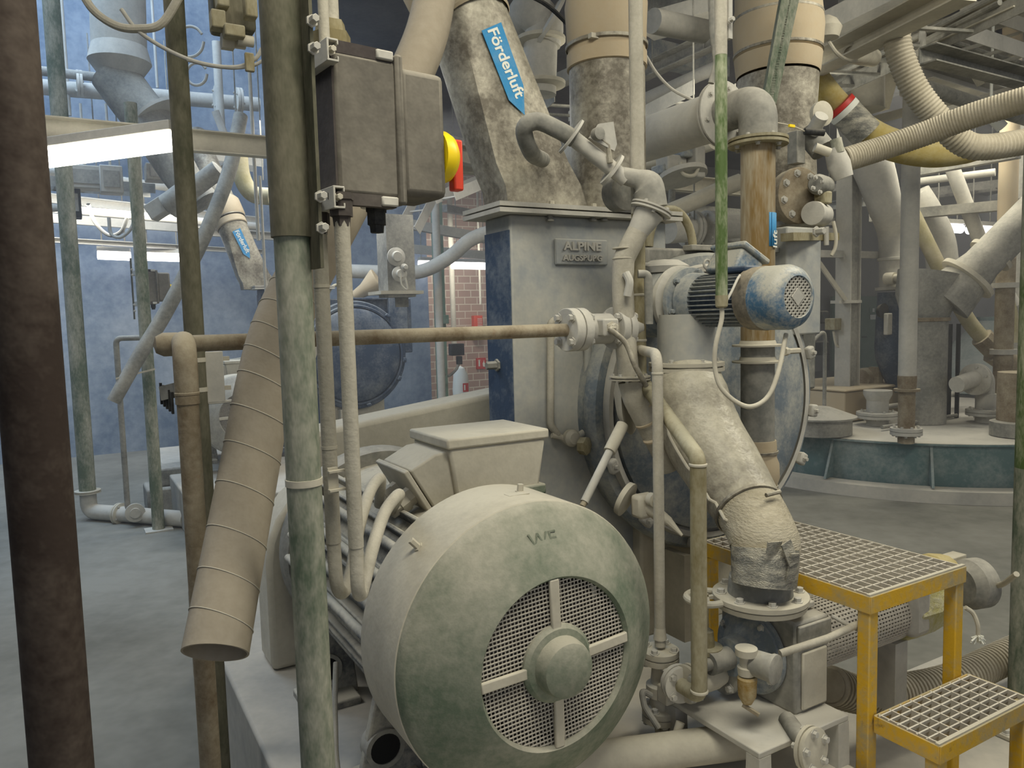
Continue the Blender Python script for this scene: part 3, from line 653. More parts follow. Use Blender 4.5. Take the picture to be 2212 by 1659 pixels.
b0 = mx(1398, 534); b1 = mx(1765, 500); g = G().prism([b0, V((b1.x, b1.y, b0.z)), V((b1.x, b1.y, dc.z)), V((b0.x, b0.y, dc.z))], A*.3); g.build('upper_casing', m_greyd, ml, bevel=.01)
lc = mx(1458, 533); ring = [lc + B*.105*math.cos(R(a)) + Z*.135*math.sin(R(a)) + A*.02 for a in range(0, 181, 12)]
G().tube(ring, .016, 12).build('lifting_lug', m_tan, ml)
G().box(V((0, 0, 0)) + (b0+V((b1.x, b1.y, b0.z)))/2 - A*.02 + Z*.0, (.56, .05, .02)).build('top_flange', m_greyd, ml, bevel=.003)
sbx = mx(1722, 640); G().box(mx(1702, 610) - A*.04, (.20, .08, .42))  .build('inlet_box', m_sheet, ml, bevel=.008)
bb = mx(1707, 508) - A*.12; bolt_at(ml, bb, -A, .014, .04, m_grey)
bl_ = mx(1385, 1165); br_ = mx(1640, 1165)
G().prism([V((bl_.x, bl_.y, .42)), V((bl_.x, bl_.y, dc.z-Rd*.55)), V((br_.x, br_.y, dc.z-Rd*.55)), V((br_.x, br_.y, .42))], A*.22).build('mill_base', m_dust, ml, bevel=.01)
for px in (1440, 1500): G().box(V((mx(px, 1200).x, mx(px, 1200).y, .58)) - A*.05, (.03, .12, .32)).build('base_rib', m_dust, ml)
# ================================================================ hanging butterfly pipe
bp = thing('branch_pipe', 'grey branch pipe with butterfly valve curving down in front of the chute', 'pipe', P(1340, 380, 2.3))
Yb = 2.28
G().tube(spl([P(1172, 345, Yb+.27), P(1148, 330, Yb+.05), P(1132, 280, Yb-.03), P(1160, 262, Yb-.04), P(1205, 280, Yb-.04), P(1240, 300, Yb-.03)], 7), .025, 22).build('bend', m_greyd, bp)
q0_, q1_ = P(1240, 300, Yb-.03), P(1352, 388, Yb); dd = (q1_-q0_).normalized()
G().tube([q0_, q1_], .0225, 20).build('straight_tube', m_grey, bp)
w_ = q0_ - dd*.008
f1 = G().lathe(w_ - dd*.006, dd, [(0, .055), (.007, .056), (.008, .03)], 32).build('valve_disc', m_grey, bp)
f2 = G().lathe(P(1322, 367, Yb), dd, [(-.005, .05), (.004, .051), (.005, .03)], 32).build('valve_disc', m_grey, bp)
up_ = (Z - dd*dd.z).normalized(); sdv = up_.cross(dd)
sec = w_ + dd*.03 - A*.03 + up_*.03
g = G(); poly = [sec + dd*.0 + up_*.03, sec + dd*.03 + up_*.06, sec + dd*.075 + up_*.015, sec + dd*.08 - up_*.005, sec + dd*.0 - up_*.02]
g.prism(poly, -A*.008)
for i in range(9):
    p = (sec + dd*.03 + up_*.06).lerp(sec + dd*.075 + up_*.015, (i+.5)/9); g.box(p, (.004, .008, .006))
g.build('notched_sector', m_grey, bp)
G().tube([sec + dd*.0, sec + dd*.06 - up_*.0, P(1318, 352, Yb-.04)], .0085, 10).build('lever', m_steel, bp)
G().lathe(sec - A*.005 + dd*.01, -A, [(0, .018), (.02, .018), (.022, .012)], 16).build('valve_stem', m_greyd, bp)
G().lathe(P(1330, 420, Yb+.14), -A, [(0, .055), (.05, .055), (.05, .03)], 28).build('inspection_cap', m_greyd, bp)
el = [P(1345, 382, Yb), P(1372, 392, Yb+.0), P(1402, 402, Yb), P(1412, 440, Yb)]
G().tube(fillet([P(1340, 378, Yb), P(1398, 392, Yb), P(1408, 450, Yb)], .05), [.024, .030, .040, .047, .047, .046], 28).build('elbow', m_greyd, bp)
f3 = P(1407, 452, Yb); fd = (P(1345, 560, Yb) - f3).normalized()
flange(bp, f3, (fd + Z*-.4).normalized(), .062, .008, m_grey, 4, .006)
G().tube([f3 + fd*.01, P(1375, 505, Yb)], [.044, .030], 28).build('reducer_cone', m_grey, bp)
G().tube(fillet([P(1378, 500, Yb), P(1347, 560, Yb), P(1345, 620, Yb), P(1350, 720, Yb), P(1358, 812, Yb)], .06), .032, 26).build('lower_tube', m_pvc, bp)
for py in (538, 560): G().lathe(P(1347, py, Yb), Z, [(0, .032), (.001, .034), (.004, .034), (.005, .032)], 26).build('weld_bead', m_dust, bp)
flange(bp, P(1360, 816, Yb), Z, .062, .006, m_dust, 6, .005)
G().tube(fillet([P(1362, 822, Yb), P(1372, 860, Yb), P(1425, 960, Yb+.03), P(1450, 1010, Yb+.04)], .06), .038, 24).build('outlet_tube', m_pvc, bp)
for (px, py) in ((1382, 876), (1398, 906), (1415, 940)):
    c = P(px, py, Yb+.01); G().lathe(c, (P(1425, 960, Yb+.03)-P(1372, 860, Yb)), [(0, .038), (.001, .041), (.006, .041), (.007, .038)], 24).build('clamp_ring', m_cream, bp)
G().tube(spl([P(1352, 590, Yb-.04), P(1360, 610, Yb-.05), P(1355, 640, Yb-.05)], 5), .012, 10).build('side_handle', m_grey, bp)
hh_ = thing('knurled_handle', 'knurled dust-caked valve handle hanging beside the upright pipe near the drive housing', 'handle', P(1402, 690, 2.25))
G().tube(fillet([P(1378, 592, 2.27), P(1400, 592, 2.27), P(1402, 700, 2.27)], .03), .0125, 14).build('grip', m_greyd, hh_)
# lance
lp0, lp1 = P(1345, 918, 2.32), P(1262, 1085, 2.16)
ln = thing('poker_rod', 'dusty steel rod leaning against the mill drum above the large motor', 'rod', lp1)
G().tube([lp0, lp0.lerp(lp1, .36)], .019, 16).build('sleeve', m_dust, ln); G().tube([lp0.lerp(lp1, .34), lp1], .0125, 14).build('shaft', m_grey, ln); G().tube([lp1, lp1.lerp(lp0, -.05)], .009, 12).build('tip', m_rust, ln)
G().lathe(P(1345, 850, 2.42), (B*.6 - A*.8), [(-.03, 0), (0, .09), (.02, .12), (.03, .13)], 36).build('inspection_bell', m_dust, ml)
# dust-caked small valve on the drum
sv = thing('dust_caked_valve', 'small dust-caked flanged valve with pointed nozzle on the lower drum rim', 'valve', P(1360, 1080, 2.3))
vd = (P(1460, 1140, 2.16) - P(1352, 1078, 2.24)).normalized()
G().lathe(P(1352, 1078, 2.24), vd, [(-.01, 0), (-.01, .052), (.006, .054), (.012, .03)], 28).build('flange', m_dust, sv)
G().box(P(1392, 1092, 2.2), (.07, .05, .07)).build('body', m_dust, sv, bevel=.012)
G().tube([P(1400, 1095, 2.19), P(1446, 1128, 2.15)], [.024, .014], 14).build('nozzle', m_dust, sv); G().tube([P(1444, 1126, 2.15), P(1474, 1157, 2.12)], [.013, .004], 10).build('nozzle_tip', m_dust, sv)
G().lathe(P(1405, 1078, 2.17), -A, [(0, .02), (.02, .02), (.022, .012), (.035, .012)], 12).build('knob', m_dust, sv)
# ================================================================ blue geared motor
F0 = P(1724, 641, 2.02); Rf = .087
def Fm(t, u=0, v=0): return F0 + A*t + B*u + Z*v
gm = thing('geared_motor', 'worn blue geared motor with diamond-mesh fan end, above the mill feed chute', 'motor', F0 - Z*Rf)
fc = G().lathe(F0, A, [(.004, .054), (-.002, .056), (.002, .066), (.014, Rf*.93), (.030, Rf), (.10, Rf), (.10, Rf*.97), (.02, Rf*.9)], 56, cap=False).build('fan_cowl', m_blue, gm)
G().lathe(Fm(.10), A, [(0, Rf*1.0), (.004, Rf*1.02), (.05, Rf*1.0), (.05, Rf*.9)], 56, cap=False).build('cowl_skirt', dusty('brownish_blue_skirt', (96, 92, 84), (160, 150, 130), k=.4, scale=9, con=1.4), gm)
g = G(); pt2 = .0108
for i in range(-5, 6):
    for sgn in (1, -1):
        x = i*pt2; h = math.sqrt(max(.056**2 - x*x, 0)); e = (B + Z*sgn)/math.sqrt(2); f2_ = (B*-sgn + Z)/math.sqrt(2) if sgn > 0 else (B - Z)/math.sqrt(2)*-1
        e = (B*sgn + Z).normalized(); pe = (Z*sgn*-1 + B).normalized()
        g.bar(Fm(.003) + pe*x - e*h, Fm(.003) + pe*x + e*h, .0042, .003, up=A)
dm = Matrix.Rotation(R(45), 3, A) @ GRID
g.box(Fm(.001), (.034, .003, .034), dm); g.build('diamond_grille', m_grey, fc, smooth=False)
G().lathe(Fm(.02), A, [(0, .06), (.005, .06)], 32).build('fan_backing', m_boxd, gm)
G().lathe(Fm(.15), A, [(0, .066), (.19, .066)], 40).build('stator_body', m_navy, gm)
g = G()
for i in range(34):
    a = 2*math.pi*i/34; d = B*math.cos(a) + Z*math.sin(a); g.bar(Fm(.145) + d*.071, Fm(.335) + d*.071, .0026, .015, up=d)
g.build('cooling_fins', m_bluem, gm, smooth=False)
G().lathe(Fm(.335), A, [(0, .078), (.012, .084), (.05, .088), (.058, .075), (.062, .104), (.075, .106), (.08, .085), (.10, .085)], 48).build('input_flange', m_bluem, gm)
flr = G().lathe(Fm(.43), A, [(0, .100), (.006, .112), (.018, .114), (.024, .100), (.04, .10)], 56).build('drive_flange', m_grey, gm)
bolts(gm, Fm(.392), -A, .094, 6, m_bluem, .007, .014)
G().lathe(Fm(.47), A, [(0, .105), (.03, .112), (.16, .112), (.19, .09), (.20, 0)], 48).build('gear_housing', m_bluem, gm)
tbx = Fm(.245, .035, .112)
TM = GRID @ Matrix.Rotation(R(28), 3, 'Y')
G().box(tbx - TM @ V((0, 0, .02)), (.105, .125, .07), TM, taper=.9).build('terminal_box', m_blue, gm, bevel=.008)
G().box(tbx + TM @ V((0, 0, .022)), (.115, .135, .016), TM).build('terminal_box_lid', m_blue, gm, bevel=.005)
G().box(Fm(.20, -.012, .083), (.06, .12, .018)).build('box_gasket', m_navy, gm, bevel=.006)
rg = Fm(.30, -.03, .090); ring = [rg + (B*math.cos(R(a)) + Z*math.sin(R(a)))*.013 + Z*.016 for a in range(0, 361, 20)]
G().tube(ring, .0035, 10, cap=False).build('lifting_eye', m_grey, gm)
tpc = Fm(.52, -.0, .115); G().lathe(tpc, Z, [(-.02, .075), (.0, .078), (.006, .07), (.02, .045), (.024, 0)], 32).build('filler_cap', m_grey, gm)
G().box(tpc + Z*.006 - B*.02, (.17, .016, .012)).build('cap_clamp', m_grey, gm, bevel=.003)
nk = P(1482, 700, 2.36); nk2 = P(1484, 792, 2.34)
G().tube([V((nk.x, nk.y, nk.z+.03)), V((nk.x, nk.y, nk2.z))], .088, 36).build('outlet_neck', m_sheet, gm)
nf = V((nk.x, nk.y, nk2.z)); flange(gm, nf, Z, .115, .014, m_dust, 6, .008, 'outlet_flange')
# ================================================================ feed chute
fcx = [V((nk.x, nk.y, nk2.z-.015)), P(1488, 850, 2.33), P(1512, 930, 2.28), P(1560, 1010, 2.20), P(1602, 1075, 2.12), P(1626, 1115, 2.06)]
fd_ = thing('feed_chute', 'curved dusty feed chute swooping from the geared motor down to the rotary valve', 'chute', P(1640, 1280, 1.93))
G().tube(spl(fcx, 7), [.100, .116, .122, .114, .100, .090], 40).build('chute_shell', m_film, fd_)
st_ = [P(1618, 1100, 2.08), P(1640, 1140, 2.02), P(1652, 1175, 1.97), P(1652, 1195, 1.96)]
G().tube(spl(st_, 6), [.093, .090, .090, .086], 40).build('fabric_sleeve', dusty('wrinkled_sleeve', (150, 142, 120), (184, 176, 156), k=.45, up=.4, scale=7, con=1.5, bump=.6, stretch=(1, 1, 3)), fd_)
c_ = P(1615, 1098, 2.08); band(c_, (P(1640, 1140, 2.02)-c_), .0935, .012, m_steel, fd_, 'clamp_ring', .004)
G().tube([P(1655, 1070, 1.97), P(1685, 1062, 1.99)], .006, 8).build('clamp_screw', m_steel, fd_)
tpz = [P(1652, 1185, 1.95), P(1652, 1215, 1.94), P(1650, 1262, 1.93)]
G().tube(tpz, [.086, .085, .081], 40).build('tape_wrap', m_tape, fd_)
for k, (px, py, w2, h2, an) in enumerate(((1672, 1183, .05, .03, 8), (1706, 1195, .035, .06, -20), (1712, 1225, .03, .07, 10))):
    G().box(P(px, py, 1.86), (w2, .004, h2), Matrix.Rotation(R(an), 3, 'Y') @ GRID).build('loose_tape_flap', m_tape, fd_)
for sg_, nm_ in ((-1, 0), (1, 1)):
    q_ = spl(fcx, 7); rr4 = [.100, .116, .122, .114, .100, .090]; G().tube([p_ + B*sg_*(rr4[min(int(i_/(len(q_)-1)*5), 5)]+.001) for i_, p_ in enumerate(q_)], .005, 8).build('edge_seam', m_dust, fd_)
# ================================================================ rotary valve
K = P(1718, 1450, 1.90)
def KV(u, t, z): return V((K.x, K.y, 0)) + B*u + A*t + Z*z
zt_ = P(1718, 1348, 1.90).z; zb_ = P(1714, 1548, 1.90).z
rv = thing('rotary_valve', 'dusty rotary valve with square casing and round bolted inlet flange, below the feed chute', 'valve', KV(0, .12, zb_))
G().box(KV(.065, .13, (zt_+zb_)/2), (.13, .26, zt_-zb_)).build('casing', m_greyd, rv, bevel=.008)
G().box(KV(.068, -.004, (zt_+zb_)/2-.035), (.095, .008, (zt_-zb_)*.62)).build('front_cover', m_dust, rv, bevel=.004)
G().box(KV(.065, -.006, zt_-.030), (.125, .010, .045)).build('nameplate', m_greyd, rv, bevel=.003)
ic = P(1642, 1292, 1.98)
ifl = G().lathe(ic, Z, [(-.016, .118), (-.002, .122), (-.002, .118), (.002, .118), (.002, .124), (.014, .124), (.016, .120)], 56).build('inlet_flange', m_dust, rv)
bolts(ifl, ic + Z*.016, Z, .104, 8, m_grey, .010, .012)
G().lathe(ic + Z*.01, Z, [(0, .085), (.05, .080)], 40).build('inlet_neck', m_greyd, rv)
dcx = KV(-.004, .14, (zt_+zb_)/2+.005)
G().box(KV(.03, .15, ic.z-.026), (.19, .22, .018)).build('top_plate', m_grey, rv, bevel=.004)
ec = G().lathe(dcx, -B, [(0, .115), (.012, .115), (.014, .108), (.022, .108), (.026, .085), (.03, .08), (.05, .055), (.09, .05), (.09, 0)], 56).build('end_cover', m_bluem, rv)
bolts(ec, dcx - B*.022, -B, .098, 8, m_grey, .007, .01)
G().lathe(dcx - B*.06, -B, [(0, .03), (.10, .03), (.10, .016), (.13, .016)], 24).build('rotor_shaft', m_greyd, rv)
bpz = zb_ - .0
G().box(KV(-.045, .10, bpz-.006), (.33, .34, .016)).build('base_plate', m_grey, rv, bevel=.003)
for (u, t) in ((-.19, -.05), (.10, -.05), (-.19, .24), (.10, .24)):
    G().box(KV(u, t, (bpz-.014+.42)/2), (.045, .045, bpz-.014-.42), taper=.9).build('leg', m_grey, rv)
# gauge and regulator
pg = P(1655, 1440, 1.80); gx = (-A + B*.25).normalized()
ga = thing('pressure_gauge', 'round dusty pressure gauge facing the camera in front of the rotary valve', 'gauge', pg)
G().lathe(pg - gx*.035, gx, [(0, .028), (.003, .032), (.045, .033), (.05, .036), (.06, .036), (.062, .031)], 36).build('gauge_case', m_greyd, ga)
G().lathe(pg + gx*.024, gx, [(0, .031), (.001, .031)], 32).build('gauge_glass', m_grey, ga)
rgx = P(1612, 1450, 1.82); ar = thing('air_regulator', 'small air regulator with amber bowl, left of the pressure gauge', 'regulator', P(1612, 1500, 1.82))
G().lathe(P(1612, 1440, 1.82), Z, [(-.02, .02), (.0, .022), (.002, .016), (.03, .016), (.031, .027), (.048, .027), (.05, .02)], 24).build('regulator_body', m_dust, ar)
G().lathe(P(1614, 1502, 1.82), Z, [(-.022, .006), (-.02, .012), (0, .022), (.045, .024), (.05, .020)], 24).build('filter_bowl', dusty('amber_bowl', (150, 122, 66), (190, 180, 150), k=.2, scale=12), ar)
G().tube([P(1612, 1445, 1.82), pg - gx*.03], .010, 12).build('connecting_nipple', m_dust, ar)
G().bar(P(1604, 1522, 1.82), P(1640, 1545, 1.80), .008, .008).build('drain_lever', m_rust, ar)
tag(G().tube([P(1685, 1412, 1.83), P(1790, 1378, 1.86), P(1858, 1346, 1.95)], .0095, 14).build('side_pipe', m_pvc, None), 'thin dusty pipe running from behind the gauge to the yellow step leg', 'pipe')
tag(G().tube([P(1796, 1330, 1.98), P(1822, 1345, 1.97), P(1855, 1362, 1.95)], .005, 8).build('guard_stay', m_grey, None), 'thin stay rod in front of the perforated shaft guard', 'rod')
# gate valve with handwheel
gv_ = thing('gate_valve', 'gate valve with dusty handwheel, behind the lower end of the brown diagonal pipe', 'valve', P(1560, 1470, 2.0))
hwc = P(1526, 1291, 1.98); ring = [hwc + V((math.cos(R(a))*.052, math.sin(R(a))*.052, 0)) for a in range(0, 361, 15)]
hw_ = G().tube(ring, .0095, 10, cap=False).build('handwheel', m_dust, gv_)
g = G()
for a in (20, 140, 260): g.bar(hwc, hwc + V((math.cos(R(a))*.05, math.sin(R(a))*.05, 0)), .012, .008)
g.build('handwheel_spokes', m_dust, hw_)
gz = lambda py: V((hwc.x, hwc.y, P(1535, py, 1.98).z))
G().lathe(gz(1440), Z, [(0, .03), (.02, .036), (.04, .03), (.045, .042), (.058, .042), (.06, .022), (.10, .018), (.11, .006), (hwc.z - gz(1440).z + .01, .006)], 20).build('bonnet', m_tan, gv_)
vb0 = gz(1462); G().lathe(vb0 - B*.05, B, [(0, .030), (.03, .038), (.07, .038), (.10, .032)], 24).build('valve_body', m_dust, gv_)
flange(gv_, vb0 + B*.065, B, .060, .012, m_greyd, 4, .009, ph=.5)
flange(gv_, vb0 - B*.065, B, .050, .012, m_dust, 4, .009, ph=.5)
G().lathe(vb0 + B*.075, B, [(0, .045), (.03, .045), (.06, .02)], 24).build('outlet', m_navy, gv_)
# blind flange low right
bf = P(1752, 1618, 1.72); bl = thing('blind_flange', 'round bolted blind flange on a short stub at the bottom, below the rotary valve', 'flange', bf)
bdn = (-A + B*.1 + Z*.1).normalized(); fo = flange(bl, bf, bdn, .052, .012, m_dust, 5, .008)
G().tube([bf - bdn*.01, P(1700, 1555, 1.88)], .022, 16).build('stub_pipe', m_greyd, bl)
# ================================================================ shaft guard, drive and wrapped gear motor
g0 = KV(.16, .13, zb_ + .128)
sg = thing('shaft_guard', 'perforated cylindrical shaft guard behind the yellow step', 'guard', g0 + B*.2 - Z*.12)
def perf_mat():
    m = dusty('perforated_sheet', (150, 146, 132), (196, 190, 172), k=.4, up=.4, scale=5, con=1.0); N = m.node_tree.nodes; L = m.node_tree.links
    return m
GR = .098
me = G(); nA, nL = 56, 30; Lg = .40; u_, v_, a_ = basis(B)
for i in range(nL):                                # ring strips with real holes: lattice of bars
    t = Lg*i/(nL-1); ring = [g0 + B*t + (u_*math.cos(2*math.pi*j/40) + v_*math.sin(2*math.pi*j/40))*GR for j in range(41)]
    if i % 1 == 0:
        me.lathe(g0 + B*(t-.003), B, [(0, GR), (.006, GR), (.006, GR-.0015), (0, GR-.0015), (0, GR)], 40, cap=False)
for j in range(nA):
    a = 2*math.pi*j/nA; d = u_*math.cos(a) + v_*math.sin(a); me.bar(g0 + d*GR, g0 + B*Lg + d*GR, .0062, .0015, up=d)
me.build('perforated_shell', m_wire, sg, smooth=False)
G().lathe(g0, B, [(-.03, .03), (Lg+.03, .03)], 20).build('coupling_shaft', m_greyd, sg)
gw = thing('wrapped_gear_motor', 'dusty yellow-green gear motor in plastic film behind the yellow step', 'motor', g0 + B*.5 - Z*.12)
G().lathe(g0 + B*.41, B, [(0, .10), (.01, .112), (.10, .118), (.16, .112), (.22, .092), (.23, .05)], 10).build('gearbox', dusty('yellow_green_film', (166, 158, 84), (190, 186, 160), k=.35, up=.9, scale=8, con=1.8, bump=.4), gw, bevel=.008)
G().box(g0 + B*.43 - A*.01 + Z*.02, (.09, .20, .17)).build('gear_casing', m_grey, gw, bevel=.02)
G().lathe(g0 + B*.62 + Z*.05, B, [(0, .05), (.03, .075), (.10, .06), (.14, .03)], 14).build('adapter', m_hoseb, gw, bevel=.004)
G().lathe(P(2092, 1262, 2.55), B*.8-A*.2, [(-.03, .06), (.0, .085), (.05, .085), (.06, .07)], 32).build('fan_end', m_greyd, gw)
G().box(P(2045, 1208, 2.62), (.16, .05, .02)).build('junction_lid', m_dust, gw, bevel=.003)
G().box(g0 + B*.40 - Z*.20, (.06, .12, .22)).build('motor_stand', m_grey, gw)
tag(G().tube(spl([P(2108, 1262, 2.7), P(2130, 1270, 2.6), P(2165, 1262, 2.45), P(2196, 1240, 2.35)], 8), .009, 10).build('power_cable', m_dust, None), 'dusty cable drooping from the fan end to the green pipe at the right edge', 'cable')
rp_ = thing('frayed_rope', 'short pale rope end with frayed tuft hanging by the yellow step leg', 'rope', P(2112, 1378, 2.55))
G().tube(spl([P(2085, 1312, 2.36), P(2102, 1325, 2.36), P(2112, 1350, 2.35), P(2113, 1372, 2.35)], 6), .007, 8).build('rope', m_dust, rp_)
g = G(); random.seed(3)
for i in range(34): g.tube([P(2113, 1372, 2.35), P(2113 + random.uniform(-16, 16), 1372 + random.uniform(2, 20), 2.35 + random.uniform(-.02, .02))], .0026, 5)
g.build('frayed_tuft', m_white, rp_)
# corrugated suction hose along the floor
hsp = spl([P(2290, 1368, 3.1), P(2180, 1415, 2.95), P(2060, 1470, 2.75), P(1950, 1495, 2.62), P(1860, 1500, 2.5), P(1790, 1480, 2.4)], 10)
ho2 = G().hose(hsp, .064, .021, .16, 22).build('corrugated_hose', m_hosed, None); tag(ho2, 'beige corrugated suction hose lying behind the yellow step, bottom right', 'hose')
# ================================================================ yellow step stool
sz = .87; SN = PZ(1880, 1290, sz); SR_ = PZ(2092, 1225, sz); SF = PZ(1765, 1132, sz)
wB_ = (SR_-SN).dot(B); wA_ = .60
so = thing('step_stool', 'yellow two-tread step stool with grey grating treads, lower right', 'step stool', (SN.x, SN.y, 0))
def SV(u, t, z): return V((SN.x, SN.y, 0)) + B*u + A*t + Z*z
def tread(z, u0, u1, t0, t1, nu, nt, nm):
    a = .045; fr = G()
    for (p, q) in ((SV(u0, t0, z-a/2), SV(u1, t0, z-a/2)), (SV(u0, t1, z-a/2), SV(u1, t1, z-a/2)), (SV(u0, t0, z-a/2), SV(u0, t1, z-a/2)), (SV(u1, t0, z-a/2), SV(u1, t1, z-a/2))):
        fr.bar(p, q, .006, a)
    f = fr.build('tread_frame', m_yellow, so, bevel=.001)
    g = G()
    for i in range(nu+1):
        u = u0 + .01 + (u1-u0-.02)*i/nu; g.bar(SV(u, t0+.004, z-.008), SV(u, t1-.004, z-.008), .0038, .022)
    for i in range(nt+1):
        t = t0 + .01 + (t1-t0-.02)*i/nt; g.bar(SV(u0+.004, t, z-.002), SV(u1-.004, t, z-.002), .0045, .008)
    g.build('grating', m_wire, so, smooth=False)
    e = G(); e.bar(SV(u0, t0+.006, z+.002), SV(u1, t0+.006, z+.002), .010, .006); e.build('tread_nosing', m_dust, so)
tread(sz, 0, wB_, 0, wA_, 12, 15, 'upper')
z2 = .552; sN2 = PZ(2030, 1613, z2); u2 = (sN2-SN).dot(B); t2 = (sN2-SN).dot(A)
tread(z2, u2, u2+wB_, t2, -.004, 9, 6, 'lower')
def leg(u, t, z0, z1):
    g = G(); g.bar(SV(u, t, z0), SV(u, t, z1), .036, .036, up=A); g.build('leg', m_yellow, so, bevel=.003)
for u, t in ((.02, .02), (wB_-.02, .02), (.02, wA_-.02), (wB_-.02, wA_-.02)): leg(u, t, 0, sz-.012)
for u in (u2+.02, u2+wB_-.02): leg(u, t2+.02, 0, z2-.01)
# ================================================================ right-hand pipe with elbow
rx = P(1637, 500, 2.62); rr_ = 35/1650*2.66
rpz = lambda py: V((rx.x, rx.y, P(1637, py, 2.62).z))
rpp = thing('elbow_pipe', 'stained brown pipe with flanged dusty elbow on top, behind the blue geared motor', 'pipe', rpz(1085))
ft_ = rpz(308); ex = V((rx.x, rx.y, ft_.z + .135)) + A*.0
G().tube(fillet([ft_, V((rx.x, rx.y, ft_.z+.13)), V((rx.x, rx.y, ft_.z+.13)) + A*.15], .12, 12), rr_*1.12, 32).build('elbow', m_greyd, rpp)
flange(rpp, ft_, Z, .098, .012, m_tan, 6, .007)
ef = V((rx.x, rx.y, ft_.z+.13)) + A*.16; flange(rpp, ef, A, .115, .010, m_grey, 6, .007)
G().cyl(rpz(735), ft_, rr_, 32).build('stained_tube', dusty('brown_stained_steel', (132, 108, 66), (178, 170, 148), k=.42, up=.3, rough=.5, metal=.2, scale=4, con=1.8, stretch=(2.5, 2.5, .4)), rpp)
G().cyl(rpz(960), rpz(735), rr_, 32).build('lower_tube', m_greyd, rpp)
for py in (748, 783): G().lathe(rpz(py), Z, [(0, .085), (.006, .086), (.008, .062), (.020, .058)], 36).build('ring_flange', m_dust, rpp)
bolt_at(rpp, rpz(760) + V((.08, -.03, 0)), B, .010, .08, m_dust)
bh = rpz(1010); G().lathe(rpz(1085), Z, [(0, .058), (.02, .062), (.022, .068), (.05, .070), (.055, .062), (.09, .074), (.14, .072), (.16, .064), (.20, .064), (rpz(950).z-rpz(1085).z, .062)], 36).build('fabric_sleeve', m_cream, rpp)
for py in (978, 1052): band(rpz(py), Z, .066, .010, m_steel, rpp, 'clamp_ring', .003)
G().cyl(rpz(1200), rpz(1082), rr_*.95, 24).build('outlet_tube', m_rust, rpp)
stk = rpz(502) - A*.0; 
stp = [stk + Z*z_ + (B*math.sin(R(a)) - A*math.cos(R(a)))*(rr_+.0015) for z_ in (0,) for a in (0,)]
g = G(); rows = []
for a in range(0, 61, 10):
    d = Matrix.Rotation(R(a-2), 3, 'Z') @ V((.40, -.92, 0)).normalized(); rows.append(V((rx.x, rx.y, 0)) + d*(rr_+.0012))
for p, q in zip(rows, rows[1:]):
    g.quad(p + Z*rpz(535).z, q + Z*rpz(535).z, q + Z*rpz(463).z, p + Z*rpz(463).z)
m2 = g.build('direction_sticker', m_sticker, rpp); sm_ = m2.modifiers.new('thickness', 'SOLIDIFY'); sm_.thickness = .002; sm_.offset = 1
tn = Matrix.Rotation(R(26), 3, 'Z') @ V((.40, -.92, 0)).normalized(); text('luft', .045, m_white, V((rx.x, rx.y, rpz(520).z)) + tn*(rr_+.004), Z, V((-tn.y, tn.x, 0))*-1, .0006, rpp, 'sticker_text', 1.0, .0006)
dct = G().lathe(ef, A, [(.012, .07), (.014, .085), (1.6, .085)], 32).build('horizontal_duct', m_grey, None); tag(dct, 'wide dusty duct running back from the elbow flange under the tray', 'duct')
# ================================================================ green conduit and hanging cable
gp_ = P(1558, 400, 1.98); gc = thing('green_conduit', 'vertical conduit with bright green paint on its middle, ending above the geared motor', 'conduit', (gp_.x, gp_.y, P(1559, 645, 1.98).z))
gzf = lambda py: V((gp_.x, gp_.y, P(1558, py, 1.98).z)); r5 = 12.5/1650*2.02
G().cyl(gzf(645), gzf(120), r5, 22).build('green_tube', m_algae, gc); G().cyl(gzf(120), V((gp_.x, gp_.y, 3.8)), r5*1.02, 22).build('upper_tube', m_pvc, gc)
G().lathe(gzf(665), Z, [(0, .011), (.004, .0155), (gzf(645).z-gzf(665).z, .0165), (gzf(638).z-gzf(665).z, .0165)], 14).build('end_gland', m_tan, gc)
G().box(gzf(30) + V((.022, .005, 0)), (.012, .012, .12)).build('fixing_rail', m_grey, gc); bolt_at(gc, gzf(48) + V((.02, -.012, 0)), -A, .006, .012, m_grey)
cb = spl([gzf(660), gzf(690), P(1546, 745, 1.97), P(1544, 790, 1.97), P(1556, 835, 1.96), P(1590, 868, 1.95), P(1625, 878, 1.95), P(1660, 855, 1.97), P(1682, 800, 2.0), P(1698, 722, 2.06)], 8)
tag(G().tube(cb, .0062, 12).build('hanging_cable', m_dust, None), 'pale cable hanging in a U below the blue geared motor', 'cable')
tag(G().tube(spl([gzf(668)+A*.004, P(1575, 640, 2.0), P(1592, 605, 2.05), P(1598, 595, 2.1)], 6), .0035, 8).build('earth_lead', m_grey, None), 'short thin lead from the green conduit end to the geared motor', 'cable')
# green post at right edge
pq = P(2236, 830, 2.75); pt_ = thing('pipe_post', 'thick dusty post with bright green patch at the far right edge', 'post', (pq.x, pq.y, 0)); pzf = lambda py: P(2236, py, 2.75).z
for nm_, z0_, z1_, mt_ in (('lower_tube', .022, pzf(1010), m_pgreen), ('green_tube', pzf(1010), pzf(560), m_algae), ('upper_tube', pzf(560), 4.9, m_pgreen)): G().cyl((pq.x, pq.y, z0_), (pq.x, pq.y, z1_), .056, 28).build(nm_, mt_, pt_)
bpl = G().box((pq.x - .02, pq.y - .02, .030), (.26, .26, .016)).build('base_plate', m_dust, pt_, bevel=.003); bolts(bpl, V((pq.x - .02, pq.y - .02, .038)), Z, .11, 4, m_grey, .012, .016, .0)
struct(G().box(PZ(2080, 1650, 0) + Z*.01, (1.5, 1.0, .022)).build('trim_2', m_plinth))
